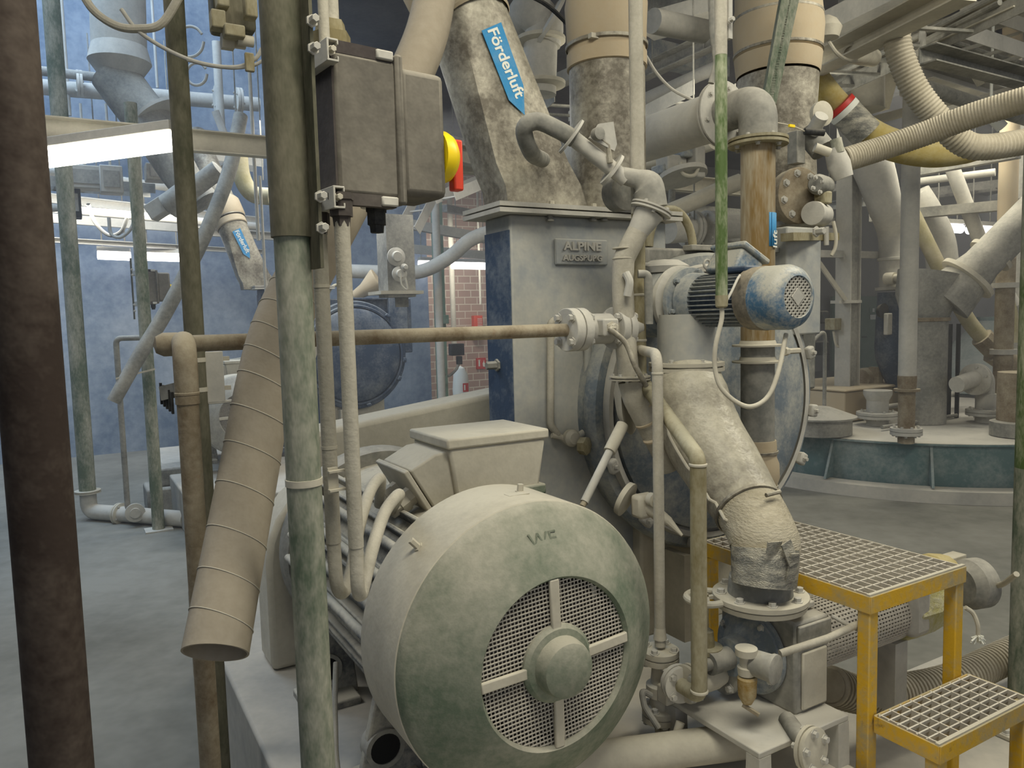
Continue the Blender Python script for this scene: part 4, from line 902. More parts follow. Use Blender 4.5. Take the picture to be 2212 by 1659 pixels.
# ================================================================ second, identical mill line behind on the left
D2 = V((-2.35, 4.75, 0))
def recolor(root, mp):
    for o in [x for x in COL.objects if x.parent == root] + [root]:
        if o.type == 'MESH':
            for a, b in mp.items():
                if o.data.materials and o.data.materials[0] == a: o.data = o.data.copy(); o.data.materials[0] = b
        if o != root: recolor(o, mp)
m2_ = dup(mo, D2, 'pale dusty motor of the second mill line, standing left behind the rusty pipe'); recolor(m2_, {m_green: m_greyd})
dup(bg, D2, 'belt guard of the second mill line in the left background')
h2 = dup(ho, D2, 'blue-sided housing of the second mill line, half hidden by the beige duct'); recolor(h2, {m_sheet: m_navy})
dup(ch, D2 + V((-.16, 0, -.03)), 'far slanting air chute with small blue sticker and cream bands, upper left background')
k2 = dup(ml, D2 + V((.05, .1, 0)), 'navy blue mill drum seen between the pale conduits and the mill housing'); recolor(k2, {m_bluem: m_navy, m_sheet: m_navy, m_grey: m_bluem, m_greyd: m_navy})
dup(bx, D2 + V((-.42, .25, -.02)), 'small far grey switch box with yellow dial on the left background post')
G_ = G().box(V((pl.x, pl.y, 0)) + D2 + B*.70 + Z*.16, (1.5, 3.0, .32)); tag(G_.build('machine_plinth', m_plinth, None, bevel=.012), 'pale concrete block under the second mill line in the left background', 'plinth')
G_ = G().box(PZ(350, 1108, .0) + V((0, .2, .11)), (.42, .4, .22)).box(PZ(350, 1108, .0) + V((0.02, .22, .30)), (.30, .3, .16)); tag(G_.build('pump_plinth', m_greyd, None, bevel=.02), 'small stepped concrete block beside the green background post', 'plinth')
def post(name, label, px, py, Y, r, z0, z1, mat, cat='post', n=20):
    p = P(px, py, Y); o = G().cyl((p.x, p.y, z0), (p.x, p.y, z1), r, n).build(name, mat, None, loc=(p.x, p.y, z0)); return tag(o, label, cat)
gpz = P(316, 740, 5.95); gp2 = thing('green_post', 'slim pale green post standing on the floor in the left background', 'post', (gpz.x, gpz.y, 0))
G().cyl((gpz.x, gpz.y, .01), (gpz.x, gpz.y, 3.3), .046, 20).build('tube', m_pgreen, gp2); G().box((gpz.x, gpz.y, .006), (.2, .16, .012)).build('base_plate', m_grey, gp2)
tp = P(155, 600, 6.35); tpth = thing('riser_pipe', 'tall thick greenish riser with elbow at the floor, next to the dark column', 'pipe', (tp.x, tp.y, .05))
zf = P(181, 1062, 6.35).z
G().cyl((tp.x, tp.y, zf), (tp.x, tp.y, 6.5), .064, 28).build('upright', m_pgreen, tpth)
he = P(400, 1078, 6.0); he.z = zf - .17
G().tube(fillet([V((tp.x, tp.y, zf)), V((tp.x, tp.y, he.z)), he], .15, 10), .064, 24).build('floor_elbow', m_grey, tpth)
flange(tpth, V((tp.x, tp.y, zf)), Z, .10, .012, m_dust, 0)
q = V((tp.x, tp.y, he.z)).lerp(he, .33); flange(tpth, q, (he - V((tp.x, tp.y, he.z))), .09, .02, m_dust, 4, .008)
tpp2 = P(262, 900, 6.1); tt = thing('sampling_pipe', 'thin dusty pipe with square bends between the riser and the green post', 'pipe', (tpp2.x, tpp2.y, .2))
zt2 = P(250, 731, 6.1).z; zb2 = P(275, 1100, 6.1).z
G().tube(fillet([V((tpp2.x+.22, tpp2.y, zt2)), V((tpp2.x, tpp2.y, zt2)), V((tpp2.x, tpp2.y, zb2)), V((tpp2.x+.1, tpp2.y-.02, zb2-.04))], .05), .022, 14).build('pipe_tube', m_greyd, tt)
G().lathe(P(292, 1108, 6.05), V((.5, -.86, 0)), [(-.02, .03), (-.018, .075), (.0, .075), (.002, .04), (.02, .04)], 24).build('floor_flange', m_grey, tt)
d2 = spl([P(245, 868, 5.6), P(300, 770, 5.7), P(352, 685, 5.8), P(402, 590, 5.9), P(450, 490, 6.0), P(495, 370, 6.2), P(520, 250, 6.4)], 7)
tag(G().tube(d2, [.048, .052, .054, .054, .054, .056, .056], 24, wall=.004).build('background_duct', m_greyd, None), 'pale inclined duct with open end in front of the blue wall', 'duct')
tag(G().bar(P(250, 818, 5.6), P(335, 797, 5.75), .012, .012).build('duct_strut', m_dust, None), 'thin strut holding the far inclined duct to the green post', 'strut')
# big grey duct at upper left
bd = thing('supply_duct', 'very wide grey duct bending down from the ceiling at upper left', 'duct', P(258, 120, 7.0))
G().tube([P(250, -160, 7.0), P(258, 120, 7.0)], .225, 36).build('vertical_section', m_grey, bd)
G().tube([P(258, 100, 7.0), P(259, 135, 7.0), P(262, 175, 7.0)], [.225, .26, .15], 36).build('flared_joint', m_grey, bd)
G().tube(spl([P(245, 160, 7.0), P(285, 215, 7.0), P(330, 275, 7.0), P(395, 385, 7.0), P(440, 440, 7.0)], 6), [.2, .2, .2, .16, .15], 32).build('bend', m_greyd, bd)
p = P(340, 240, 7.0); G().lathe(p, (P(395, 385, 7.0)-P(285, 215, 7.0)), [(0, .2), (.01, .235), (.04, .235), (.05, .2)], 32).build('joint_ring', m_grey, bd)
# actuator and hose above the far chute
ac = thing('valve_actuator', 'grey cylinder actuator mounted across the far chute', 'actuator', P(430, 400, 6.6))
G().lathe(P(400, 420, 6.6), (P(480, 360, 6.6)-P(400, 420, 6.6)), [(-.2, .05), (-.18, .11), (.0, .11), (.02, .08), (.36, .08), (.37, .05)], 18).build('cylinder', m_greyd, ac)
G().box(P(352, 445, 6.6), (.26, .12, .14), Matrix.Rotation(R(-30), 3, 'Y')).build('gear_head', m_grey, ac, bevel=.01)
tag(G().tube(spl([P(515, 320, 6.9), P(522, 380, 6.9), P(545, 418, 6.9), P(585, 425, 6.9)], 6), .075, 20).build('far_hose', m_hosey, None), 'short yellowish hose bend below the pale beam at left', 'hose')
# lamps
def lamp(a, b, wd, hd, mat, label, hang=True, dia=.055):
    a, b = V(a), V(b); d = (b-a).normalized(); l = thing('fluorescent_lamp', label, 'lamp', (a+b)/2, None)
    G().bar(a + Z*.075, b + Z*.075, wd, hd).build('housing', m_grey, l, bevel=.004)
    G().cyl(a, b, dia, 16).build('lamp_cover', mat, l)
    if a.y > 5:
        for q in (.15, .85): p = a.lerp(b, q); G().cyl(p + Z*.09, V((p.x, p.y, 5.0)), .008, 8).build('suspension_rod', m_greyd, l)
    return l
lamp(P(-20, 358, 4.45), P(380, 304, 4.15), .10, .05, m_lamp, 'long bright yellowish fluorescent lamp at the left, nearest to the camera', dia=.054)
for (x0, y0, x1, y1, Y0, lb) in ((211, 551, 282, 554, 9.1, 'far white lamp at the blue wall, leftmost of the row'), (305, 554, 397, 557, 9.3, 'far white lamp at the blue wall, behind the green post'), (905, 570, 940, 571, 11.6, 'small lamp glowing left of the grey column by the brick wall'), (975, 573, 1058, 575, 11.9, 'white lamp in front of the brick wall'), (2017, 491, 2076, 494, 9.2, 'right background lamp, left one of the pair'), (2093, 496, 2146, 499, 9.3, 'right background lamp, right one of the pair')):
    lamp(P(x0, y0, Y0), P(x1, y1, Y0 + .12), .12, .05, m_lampw, lb, dia=.05 if x0 < 800 else .055)
bare = P(160, 340, 4.3)
# beams, rails and pipes in the left background
def beam(name, label, cat, a, b, wd, hd, mat, kind='box'):
    g = G(); a, b = V(a), V(b)
    if kind == 'box': g.bar(a, b, wd, hd)
    elif kind == 'channel':
        g.bar(a, b, .006, hd); d = (b-a).normalized(); n = d.cross(Z).normalized()
        for s_ in (-1, 1): g.bar(a + Z*s_*hd/2 + n*wd/2, b + Z*s_*hd/2 + n*wd/2, wd, .008)
    elif kind == 'I':
        g.bar(a, b, .012, hd)
        for s_ in (-1, 1): g.bar(a + Z*s_*hd/2, b + Z*s_*hd/2, wd, .014)
    elif kind == 'ladder':
        d = (b-a); L = d.length; d.normalize(); n = d.cross(Z).normalized()
        for s_ in (-1, 1): g.bar(a + n*s_*wd/2, b + n*s_*wd/2, .006, hd)
        for i in range(int(L/.25)): g.bar(a + d*(.12+i*.25) - n*wd/2 - Z*hd*.3, a + d*(.12+i*.25) + n*wd/2 - Z*hd*.3, .03, .015)
    elif kind == 'pipe': g.cyl(a, b, wd, 18)
    return tag(g.build(name, mat, None), label, cat)
za = P(75, 278, 4.7); beam('strut_rail', 'long pale channel rail running right from behind the near left lamp', 'rail', za - B*1.5, za + B*6.2, .08, .13, m_dust, 'channel')
p0 = P(90, 188, 8.7); beam('overhead_pipe', 'pale blue-lit horizontal pipe high on the left', 'pipe', p0, PP(560, 226, p0, A), .085, 0, m_grey, 'pipe')
p0 = P(60, 150, 8.4); beam('overhead_pipe', 'thin horizontal pipe passing behind the wide grey duct', 'pipe', p0, PP(240, 170, p0, A), .05, 0, m_greyd, 'pipe')
for k, (px, py) in enumerate(((172, 180), (470, 213), (516, 218))):
    c = P(px, py, 8.7); fg = thing('pipe_flange', ('left-hand', 'middle', 'right-hand')[k] + ' flange on the blue-lit horizontal pipe, upper left', 'flange', c); flange(fg, c, B, .14, .03, m_grey, 4, .012)
rows = [(90, 426, 560, 478, .09, 'I', 'pale steel beam crossing behind the green post, upper one'), (95, 470, 560, 505, .10, 'box', 'grey steel beam crossing behind the green post, middle one'), (95, 518, 570, 545, .05, 'channel', 'pale rail carrying the far lamps on the blue wall'), (90, 368, 420, 412, .05, 'pipe', 'dusty pipe crossing behind the near left lamp')]
for (x0, y0, x1, y1, h, kd, lb) in rows:
    a = P(x0, y0, 8.6); beam('steel_beam' if kd != 'pipe' else 'overhead_pipe', lb, 'beam' if kd != 'pipe' else 'pipe', a, PP(x1, y1, a, A) if 0 else P(x1, y1, 8.6 + (x1-x0)/1650*5), .07 if kd != 'pipe' else .05, h, m_grey, kd)
for k, (px, w_, y0, y1, Y, lb) in enumerate(((138, .05, -60, 250, 8.8, 'thin pale wall rail high at the far left'), (332, .03, -60, 190, 9.0, 'thin hanging rod right of the wide grey duct'), (472, .09, 90, 270, 8.6, 'pale upright steel member high on the left, beside the thin rods'), (548, .03, 130, 520, 6.5, 'thin pale upright tube just left of the olive post'), (568, .025, 380, 640, 6.6, 'slim pale tube in front of the far chute'), (292, .04, 330, 560, 7.4, 'dark upright post between the far lamps'))):
    p = P(px, (y0+y1)/2, Y); beam('upright_rail', lb, 'rail', V((p.x, p.y, P(px, y1, Y).z)), V((p.x, p.y, P(px, y0, Y).z)), w_/2, w_, m_grey if k != 5 else m_greyd, 'pipe')
for k, (pts, r, lb) in enumerate((([(165, -40), (200, 20), (250, 55), (300, 62), (350, 50), (395, -20)], .010, 'thick pale cable looping down at the top left'), ([(262, 20), (300, 68), (370, 112), (440, 138), (510, 145), (550, 128), (566, 105)], .005, 'thin cable hanging from the top loop to the olive post'), ([(405, 130), (450, 140), (500, 147), (545, 142), (566, 132)], .004, 'second thin cable just above the hanging cable tag'))):
    tag(G().tube(spl([P(x, y, 1.95) for x, y in pts], 8), r, 10).build('looped_cable', m_pvc if k == 0 else m_grey, None), lb, 'cable')
tag(G().box(P(539, 135, 1.94), (.022, .012, .045)).build('cable_tag', m_tan, None, bevel=.003), 'small tag on the thin cable beside the olive post', 'tag')
for k, (cx, cy, rr) in enumerate(((425, 160, 22), (410, 90, 30))):
    pts = [P(cx + rr*math.cos(R(a)), cy + rr*1.1*math.sin(R(a)), 6.5) for a in range(0, 331, 30)]; tag(G().tube(spl(pts, 5), .012, 8).build('wire_coil', m_grey, None), ('small', 'larger')[k] + ' loose wire coil in front of the blue wall', 'cable')
pts = [P(x, y, 8.2) for x, y in ((190, 440), (205, 480), (235, 508), (262, 500), (275, 470))]; tag(G().tube(spl(pts, 6), .02, 8).build('cable_loop', m_greyd, None), 'grey cable loops sagging above the far lamps', 'cable')
an = thing('pneumatic_actuator', 'olive dusty actuator head with hexagonal fitting at the top left beside the post', 'actuator', P(500, 60, 2.1))
G().box(P(500, 10, 2.1), (.105, .09, .15)).build('body', m_olive, an, bevel=.01)
for (x, y, w2, h2) in ((470, 45, .035, .045), (505, 70, .05, .03), (540, 15, .03, .06), (480, 5, .03, .03)): G().box(P(x, y, 2.02), (w2, .04, h2)).build('port_block', m_tan, an, bevel=.004)
G().lathe(P(478, 88, 2.05), B, [(0, .022), (.03, .022), (.032, .014), (.06, .014)], 6).build('hex_fitting', m_dust, an); G().lathe(P(530, 88, 2.05), B, [(-.02, .014), (.02, .014)], 14).build('nipple', m_dust, an)
# middle background: valve tower on the far mill
vt_ = thing('inlet_tower', 'upright square duct with round slide valve standing on the navy mill', 'duct', P(855, 632, 7.2))
g = G().box(P(855, 555, 7.2), (.27, .25, .75)); g.build('duct_box', m_greyd, vt_); G().box(P(855, 633, 7.2), (.42, .34, .03)).build('flange_plate', m_dust, vt_)
for (x, y, r) in ((855, 555, .085), (862, 592, .07), (872, 578, .035)): G().lathe(P(x, y, 7.04), -A, [(0, r), (.02, r), (.03, r*.6), (.05, r*.5)], 24).build('valve_disc', m_grey, vt_)
G().tube(spl([P(865, 590, 6.9), P(868, 615, 6.9), P(880, 625, 6.9), P(876, 600, 6.9)], 5), .008, 8).build('cable', m_dust, vt_)
tag(G().tube(spl([P(760, 586, 9.5), P(840, 588, 9.5), P(910, 586, 9.5), P(970, 556, 9.4), P(1020, 516, 9.3), P(1090, 492, 9.3)], 8), .085, 22).build('curved_pipe', m_grey, None), 'pale curved pipe sweeping up to the mill housing in the middle background', 'pipe')
tag(G().lathe(P(765, 640, 7.9), P(830, 600, 7.9)-P(765, 640, 7.9), [(0, .05), (.12, .07), (.28, .14), (.30, .14)], 24).build('tan_funnel', m_cream, None), 'small tan funnel above the navy mill drum', 'funnel')
tag(G().box(P(868, 652, 7.35), (.13, .02, .10)).build('vent_plate', m_greyd, None), 'small grey vent plate on the navy mill casing', 'plate')
gc_ = P(952, 730, 10.6); cl = thing('grey_green_column', 'dark green steel column with junction boxes in front of the brick wall', 'column', (gc_.x, gc_.y, 0))
G().box((gc_.x, gc_.y, 2.2), (.12, .12, 4.4)).build('column_shaft', m_gdoor, cl); G().box(P(955, 690, 10.5), (.16, .1, .12)).build('junction_box', m_gdoor, cl, bevel=.005); G().box(P(955, 790, 10.5), (.13, .04, .50)).build('cable_plate', m_gdoor, cl)
tag(G().box(P(986, 755, 10.9), (.20, .12, .17)).box(P(992, 778, 10.9), (.07, .08, .12)).build('plug_socket', m_dark, None, bevel=.01), 'black plug socket box beside the green column', 'socket')
pts = [P(950, 770, 10.5), P(955, 800, 10.45), P(968, 812, 10.6), P(984, 800, 10.8), P(990, 788, 10.9)]; tag(G().tube(spl(pts, 6), .02, 8).build('socket_cable', m_greyd, None), 'grey cable running from the green column to the black socket', 'cable')
BWP = q0 - A*.02
so_ = thing('alarm_sounder', 'orange-red alarm sounder box on the brick wall', 'alarm', P(1031, 710, 13.0))
c = PP(1031, 707, BWP - A*.06, A); G().box(c, (.17, .12, .42)).build('case', m_ored, so_, bevel=.01)
for k in range(7): G().box(c - A*.065 + Z*(.15-k*.03) + B*.02, (.09, .008, .010)).build('louvre_slot', m_white, so_)
def fsign(px, py, Y, w2, h2, nm, lb):
    s_ = thing(nm, lb, 'sign', PP(px, py, BWP, A)); c = PP(px, py, BWP, A); G().box(c, (w2, .04, h2)).build('panel', m_red, s_)
    c = c - A*.016; G().box(c - A*.009 - B*w2*.26, (w2*.16, .006, h2*.5)).build('extinguisher_symbol', m_white, s_); G().box(c - A*.009 - B*w2*.26 + Z*h2*.31, (w2*.24, .006, h2*.06)).build('symbol_handle', m_white, s_)
    fl_ = [c - A*.009 + B*w2*.25 + B*x*w2 + Z*z_*h2 for x, z_ in ((-.10, -.3), (.08, -.3), (.12, -.05), (.04, .1), (.02, .32), (-.06, .12), (-.14, .0))]; G().prism(fl_, -A*.006).build('flame_symbol', m_white, s_)
fsign(1039, 785, 12.9, .185, .20, 'fire_extinguisher_sign', 'red extinguisher sign on the brick wall below the alarm sounder')
eb = thing('covered_extinguisher', 'extinguisher under a white plastic cover standing in front of the brick wall', 'extinguisher', P(997, 862, 11.6))
e0_ = P(997, 875, 11.6); e0_.z = 0.0; eh = P(997, 790, 11.6).z - e0_.z
G().lathe(e0_, Z, [(0, .13), (.1, .14), (eh*.35, .12), (eh*.6, .13), (eh*.85, .11), (eh*.96, .06), (eh, .0)], 14).build('plastic_cover', m_white, eb)
c = P(1006, 837, 11.4); G().box(c, (.09, .01, .13)).build('label', m_red, eb); G().box(c - A*.008 - B*.02, (.02, .004, .08)).build('label_symbol', m_white, eb)
post('wall_conduit', 'pale conduit rising on the brick wall from behind the brown pipe', 978, 650, 12.9, .045, 1.2, 4.4, m_dust, 'conduit')
post('wall_conduit', 'thin pale conduit on the brick wall above the alarm sounder', 1037, 620, 12.95, .02, 1.85, 4.4, m_dust, 'conduit')
post('grey_upright', 'slim grey upright tube left of the green column in the middle background', 943, 520, 9.8, .05, 0, 5.0, m_grey)
for k, (x0, y0, x1, y1, Y, kd, wd, lb) in enumerate(((880, 500, 960, 345, 8.6, 'ladder', .28, 'ladder tray sloping up behind the switch box'), (960, 425, 1070, 380, 8.2, 'ladder', .3, 'ladder tray fragment left of the air chute'), (860, 480, 1075, 520, 9.8, 'box', .1, 'grey ceiling beam behind the switch box, upper one'), (860, 535, 1060, 553, 11.0, 'box', .1, 'grey ceiling beam above the brick wall lamp'), (965, 330, 1060, 352, 5.6, 'channel', .08, 'pale channel rail right of the yellow dial'))):
    beam('cable_ladder' if kd == 'ladder' else 'steel_beam', lb, 'cable tray' if kd == 'ladder' else 'beam', P(x0, y0, Y), P(x1, y1, Y+.6), wd, .12, m_grey, kd)

cs = thing('connector_strip', 'dark finned connector strip hanging just left of the rusty standing pipe', 'connector', P(358, 860, 1.62))
G().bar(P(350, 850, 1.62), P(398, 838, 1.58), .01, .03).build('clip', m_greyd, cs)
for k in range(5): G().box(P(348 + k*6, 850 + k*5, 1.64 - k*.012), (.0045, .016, .046)).build('fin', m_dark, cs)

# more clutter in the band above the far lamps
for k, (x0, y0, x1, y1, Y, kd, wd, hd, mt, lb) in enumerate((
  (90, 395, 330, 412, 7.8, 'ladder', .3, .10, m_greyd, 'grey ladder tray behind the green post, left background'),
  (90, 448, 560, 490, 8.0, 'pipe', .045, 0, m_grey, 'slim grey pipe running above the row of far lamps'),
  (420, 500, 600, 512, 8.6, 'channel', .08, .08, m_grey, 'short grey channel behind the far chute'),
  (130, 285, 560, 318, 7.4, 'box', .05, .05, m_grey, 'thin grey bar just above the near left lamp'),
  (400, 335, 560, 358, 7.6, 'ladder', .3, .08, m_grey, 'pale ladder tray right of the olive back post'),
  (465, 240, 500, 330, 8.3, 'pipe', .04, 0, m_grey, 'pale diagonal brace high on the left'),
  (590, 330, 660, 350, 6.5, 'channel', .08, .08, m_grey, 'short channel between the posts behind the switch box'))):
    beam({'pipe': 'overhead_pipe', 'ladder': 'cable_ladder', 'channel': 'strut_rail', 'box': 'steel_bar'}[kd], lb, {'pipe': 'pipe', 'ladder': 'cable tray', 'channel': 'rail', 'box': 'bar'}[kd], P(x0, y0, Y), P(x1, y1, Y + (x1-x0)/1650*4), wd, hd, mt, kd)
for k, (x, y, w2, h2, lb) in enumerate(((185, 385, .34, .22, 'grey box with switches left of the green post, left background'), (240, 390, .20, .26, 'second grey box beside the green post, left background'), (345, 375, .26, .16, 'grey block under the pipe right of the green post'), (155, 440, .16, .28, 'dark hanging box between riser and green post'))):
    t = thing('control_box', lb, 'box', P(x, y, 7.6)); G().box(P(x, y, 7.6), (w2, .2, h2)).build('case', (m_grey, m_grey, m_greyd, m_dark)[k], t, bevel=.01); G().box(P(x, y, 7.6) - A*.105, (w2*.7, .01, h2*.6)).build('cover', m_greyd, t); G().cyl(P(x, y, 7.6) + Z*h2*.5, P(x, y, 7.6) + Z*(h2*.5+.6), .012, 8).build('hanger', m_grey, t)
pts = [P(x, y, 7.4) for x, y in ((235, 470), (240, 505), (262, 512), (285, 490), (290, 455))]; tag(G().tube(spl(pts, 6), .016, 8).build('cable_loop', m_grey, None), 'second cable loop sagging beside the green post', 'cable')
# ================================================================ right background: tank and everything on it
tk = V((4.25, 8.15, 0)); tr = 1.95
tn_ = thing('round_tank', 'large low round tank with teal side and dusty lid in the right background', 'tank', tk)
G().lathe(tk, Z, [(0, tr+.22), (.10, tr+.20), (.11, tr+.06)], 72, cap=False).build('concrete_ring', m_plinth, tn_)
G().lathe(tk, Z, [(.0, tr-.02), (.12, tr), (.44, tr), (.445, tr+.03), (.46, tr+.03), (.462, tr-.05), (.475, 0)], 96, cap=False).build('tank_shell', m_teal, tn_)
G().lathe(tk + Z*.463, Z, [(0, tr+.02), (.004, tr), (.012, 0)], 96, cap=False).build('dusty_lid', m_grey, tn_)
for a in (-112, -92, -72, -52, -135):
    d = V((math.cos(R(a)), math.sin(R(a)), 0)); p = tk + d*tr; G().prism([p + Z*.44, p + d*.17 + Z*.115, p + Z*.115], d.cross(Z)*.02).build('gusset', m_teal, tn_)
def onlid(px, py): return PZ(px, py, .475)
def tpipe(name, lb, px, py, r, ztop_, mat, fl=True, cat='pipe'):
    p = onlid(px, py); t = thing(name, lb, cat, p); G().cyl(p, V((p.x, p.y, ztop_)), r, 24).build('tube', mat, t)
    if fl: flange(t, p + Z*.10, Z, r*1.9, .03, m_grey, 8, .012)
    return t, p
t, p = tpipe('standpipe', 'brown standpipe with thick bolted flange standing on the tank lid', 1957, 957, .065, .475+.62, m_rust)
zr = P(1955, 845, p.y).z; G().lathe((p.x, p.y, zr), Z, [(0, .10), (.02, .10), (.022, .070), (.10, .074), (.13, .074)], 24).build('socket_flange', m_rust, t)
G().cyl((p.x, p.y, zr+.1), (p.x, p.y, 5.0), .070, 28).build('upper_tube', m_grey, t); band(V((p.x, p.y, P(1945, 205, p.y).z)), Z, .072, .05, m_grey, t, 'clamp_ring', .02)
t, p = tpipe('vent_nozzle', 'short dusty vent nozzle with flange on the tank lid', 1895, 918, .10, .475+.26, m_grey); G().lathe(p + Z*.24, Z, [(0, .10), (.06, .13), (.10, .13)], 24).build('cap', m_grey, t)
t, p = tpipe('lid_valve', 'small flanged valve in the thin pipe lying on the tank lid', 2024, 895, .05, .475+.14, m_grey)
t, p = tpipe('pipe_bend_nozzle', 'thick dusty pipe bend rising from the tank lid near the right edge', 2128, 912, .09, .475+.28, m_grey)
G().tube(fillet([p + Z*.26, p + Z*.46, p + Z*.44 - B*.2, p + Z*.02 - B*.5 + Z*.38], .12), .075, 22).build('bend', m_grey, t); flange(t, p + Z*.43 - B*.18, B, .15, .03, m_grey, 6, .012)
t, p = tpipe('wide_nozzle', 'wide brown nozzle on the tank lid at the right edge', 2200, 940, .17, .475+.55, m_rust, False); G().lathe(p, Z, [(0, .22), (.12, .22), (.13, .18)], 28).build('collar', m_greyd, t)
p = onlid(1765, 935); mh = thing('manhole', 'low round manhole cover with handle on the left of the tank lid', 'manhole', p); G().lathe(p, Z, [(0, .30), (.14, .30), (.145, .34), (.16, .34), (.24, .12), (.25, 0)], 36).build('cover', m_greyd, mh)
G().tube(fillet([p + V((-.1, .3, .1)), p + V((.02, .35, .75)), p + V((.25, .45, .95)), p + V((.25, .45, 0))], .05), .018, 10).build('handrail', m_greyd, mh)
a, b = onlid(1905, 905) + Z*.12, onlid(2090, 878) + Z*.12; tag(G().tube([a, onlid(2024, 890) + Z*.13, b + Z*.1], .026, 14).build('lid_pipe', m_grey, None), 'thin dusty pipe running across the tank lid, upper one', 'pipe')
a, b = onlid(1905, 930) + Z*.03, onlid(2066, 903) + Z*.03; tag(G().tube([a, b], .018, 12).build('lid_pipe', m_greyd, None), 'thin rusty pipe lying on the tank lid, lower one', 'pipe')
p = onlid(2045, 903); tag(G().bar(p, V((p.x, p.y, P(2045, 700, p.y).z)), .07, .04, up=A).bar(p + V((.10, .0, 0)), V((p.x+.10, p.y, P(2045, 700, p.y).z)), .03, .03, up=A).build('steel_stanchion', m_dark, None), 'narrow dark steel upright standing on the tank lid', 'upright')
# brown vessel and its ducts behind the tank
vv_ = P(1995, 860, 7.45); ve = thing('brown_vessel', 'tall brown-grey cylindrical vessel with slanted branch behind the tank', 'vessel', (vv_.x, vv_.y, .475))
G().cyl((vv_.x, vv_.y, .475), (vv_.x, vv_.y, P(1995, 690, 7.45).z), .20, 36).build('lower_cylinder', m_greyd, ve)
zc_ = P(1995, 690, 7.45).z; G().lathe((vv_.x, vv_.y, zc_), Z, [(-.02, .20), (-.015, .22), (.015, .22), (.02, .20)], 36).build('flange_ring', m_rust, ve)
G().tube([V((vv_.x, vv_.y, zc_)), P(2000, 640, 7.45), P(2010, 590, 7.45)], [.20, .27, .29], 36).build('cone_section', m_greyd, ve)
G().tube([P(2040, 650, 7.4), P(2120, 570, 7.3), P(2250, 440, 7.2)], [.26, .17, .17], 32).build('slanted_branch', m_greyd, ve)
for (x, y, r) in ((2085, 606, .27), (2135, 556, .21)): G().lathe(P(x, y, 7.35), P(2120, 560, 9.9)-P(2030, 650, 10.0), [(0, r*.8), (.01, r), (.05, r), (.06, r*.8)], 36).build('branch_flange', m_dust, ve)
tag(G().box((vv_.x-.42, vv_.y+.85, .63), (1.3, 1.0, .30)).box((vv_.x-.42, vv_.y+.85, .80), (1.35, 1.05, .03)).build('vessel_plinth', m_cream, None, bevel=.02), 'pale concrete block on the round tank behind the brown standpipe', 'plinth')
bl2 = thing('blue_elbow_duct', 'glossy dark blue duct curving down beside the brown standpipe', 'duct', P(1925, 850, 8.0)); 
G().tube(spl([P(1925, 632, 8.0), P(1922, 720, 8.0), P(1925, 770, 8.0), P(1950, 838, 8.0)], 7), [.13, .14, .15, .13], 28).build('elbow', m_navy, bl2); G().lathe(P(1926, 627, 8.0), Z, [(0, .16), (.03, .16)], 28).build('flange', m_grey, bl2)
G().box(P(1918, 700, 7.78), (.08, .05, .22)).build('window_frame', m_grey, bl2, bevel=.01); G().lathe(P(1900, 672, 7.85), -A, [(0, .06), (.05, .08)], 16).build('knob', m_dark, bl2)
pb_ = thing('pale_elbow_duct', 'wide pale duct dropping in a bend left of the tall grey standpipe', 'duct', P(1925, 620, 9.3))
G().tube(spl([P(1790, 175, 7.4), P(1845, 270, 7.6), P(1885, 360, 7.7), P(1910, 440, 7.8), P(1926, 510, 8.0), P(1928, 622, 8.0)], 7), [.07, .15, .19, .16, .13, .13], 32).build('bend', m_grey, pb_)
for (x, y) in ((1912, 455), (1928, 560)): G().lathe(P(x, y, 7.85 if y < 500 else 8.0), P(1926, 510, 8.0)-P(1905, 430, 7.8) if y < 500 else Z, [(-.015, .14), (-.012, .148), (.012, .148), (.015, .14)], 32).build('seam_ring', m_grey, pb_)
G().lathe(P(1914, 602, 7.88), -A, [(0, .06), (.10, .06), (.10, .04), (.14, .04)], 16).build('side_stub', m_dust, pb_)
tag(G().tube(spl([P(1975, 420, 8.4), P(2000, 460, 8.4), P(2028, 520, 8.4), P(2038, 600, 8.4)], 7), .16, 26).build('bent_duct', m_grey, None), 'curved pale duct just right of the tall grey standpipe', 'duct')
for k, (pts, r, mat, lb) in enumerate((
    ([(1968, 455), (2000, 520), (2040, 600), (2090, 690), (2135, 745)], .075, m_hosey, 'yellowish inclined pipe ending in a brown coupling near the right edge'),
    ([(2052, 350), (2090, 450), (2135, 560), (2190, 660)], .07, m_grey, 'long pale inclined pipe crossing in front of the right lamps'),
    ([(2095, 260), (2040, 260), (1990, 235)], .05, m_grey, 'short pale pipe under the ceiling ladder at right'),
    ([(2165, 600), (2180, 680), (2182, 740)], .08, m_hosey, 'short yellowish hose at the right edge beside the brown upright'))):
    tag(G().tube(spl([P(x, y, 8.0) for x, y in pts], 6), r, 20).build('inclined_pipe', mat, None), lb, 'pipe')
cpg = thing('brown_coupling', 'brown clamp coupling at the lower end of the yellowish inclined pipe', 'coupling', P(2150, 750, 8.0)); G().tube([P(2120, 728, 8.0), P(2160, 768, 8.0)], .11, 10).build('body', m_rust, cpg); G().tube([P(2150, 760, 8.0), P(2195, 800, 8.0)], [.14, .10], 12).build('neck', m_rust, cpg)
p = P(2172, 600, 7.6); up = thing('brown_upright', 'brown and pale upright pipe with clamp near the right edge', 'pipe', (p.x, p.y, .475)); G().cyl((p.x, p.y, .475), (p.x, p.y, P(2165, 560, 7.6).z), .085, 22).build('lower_tube', m_rust, up); G().cyl((p.x, p.y, P(2165, 560, 7.6).z), (p.x, p.y, 4.9), .085, 22).build('upper_tube', m_cream, up)
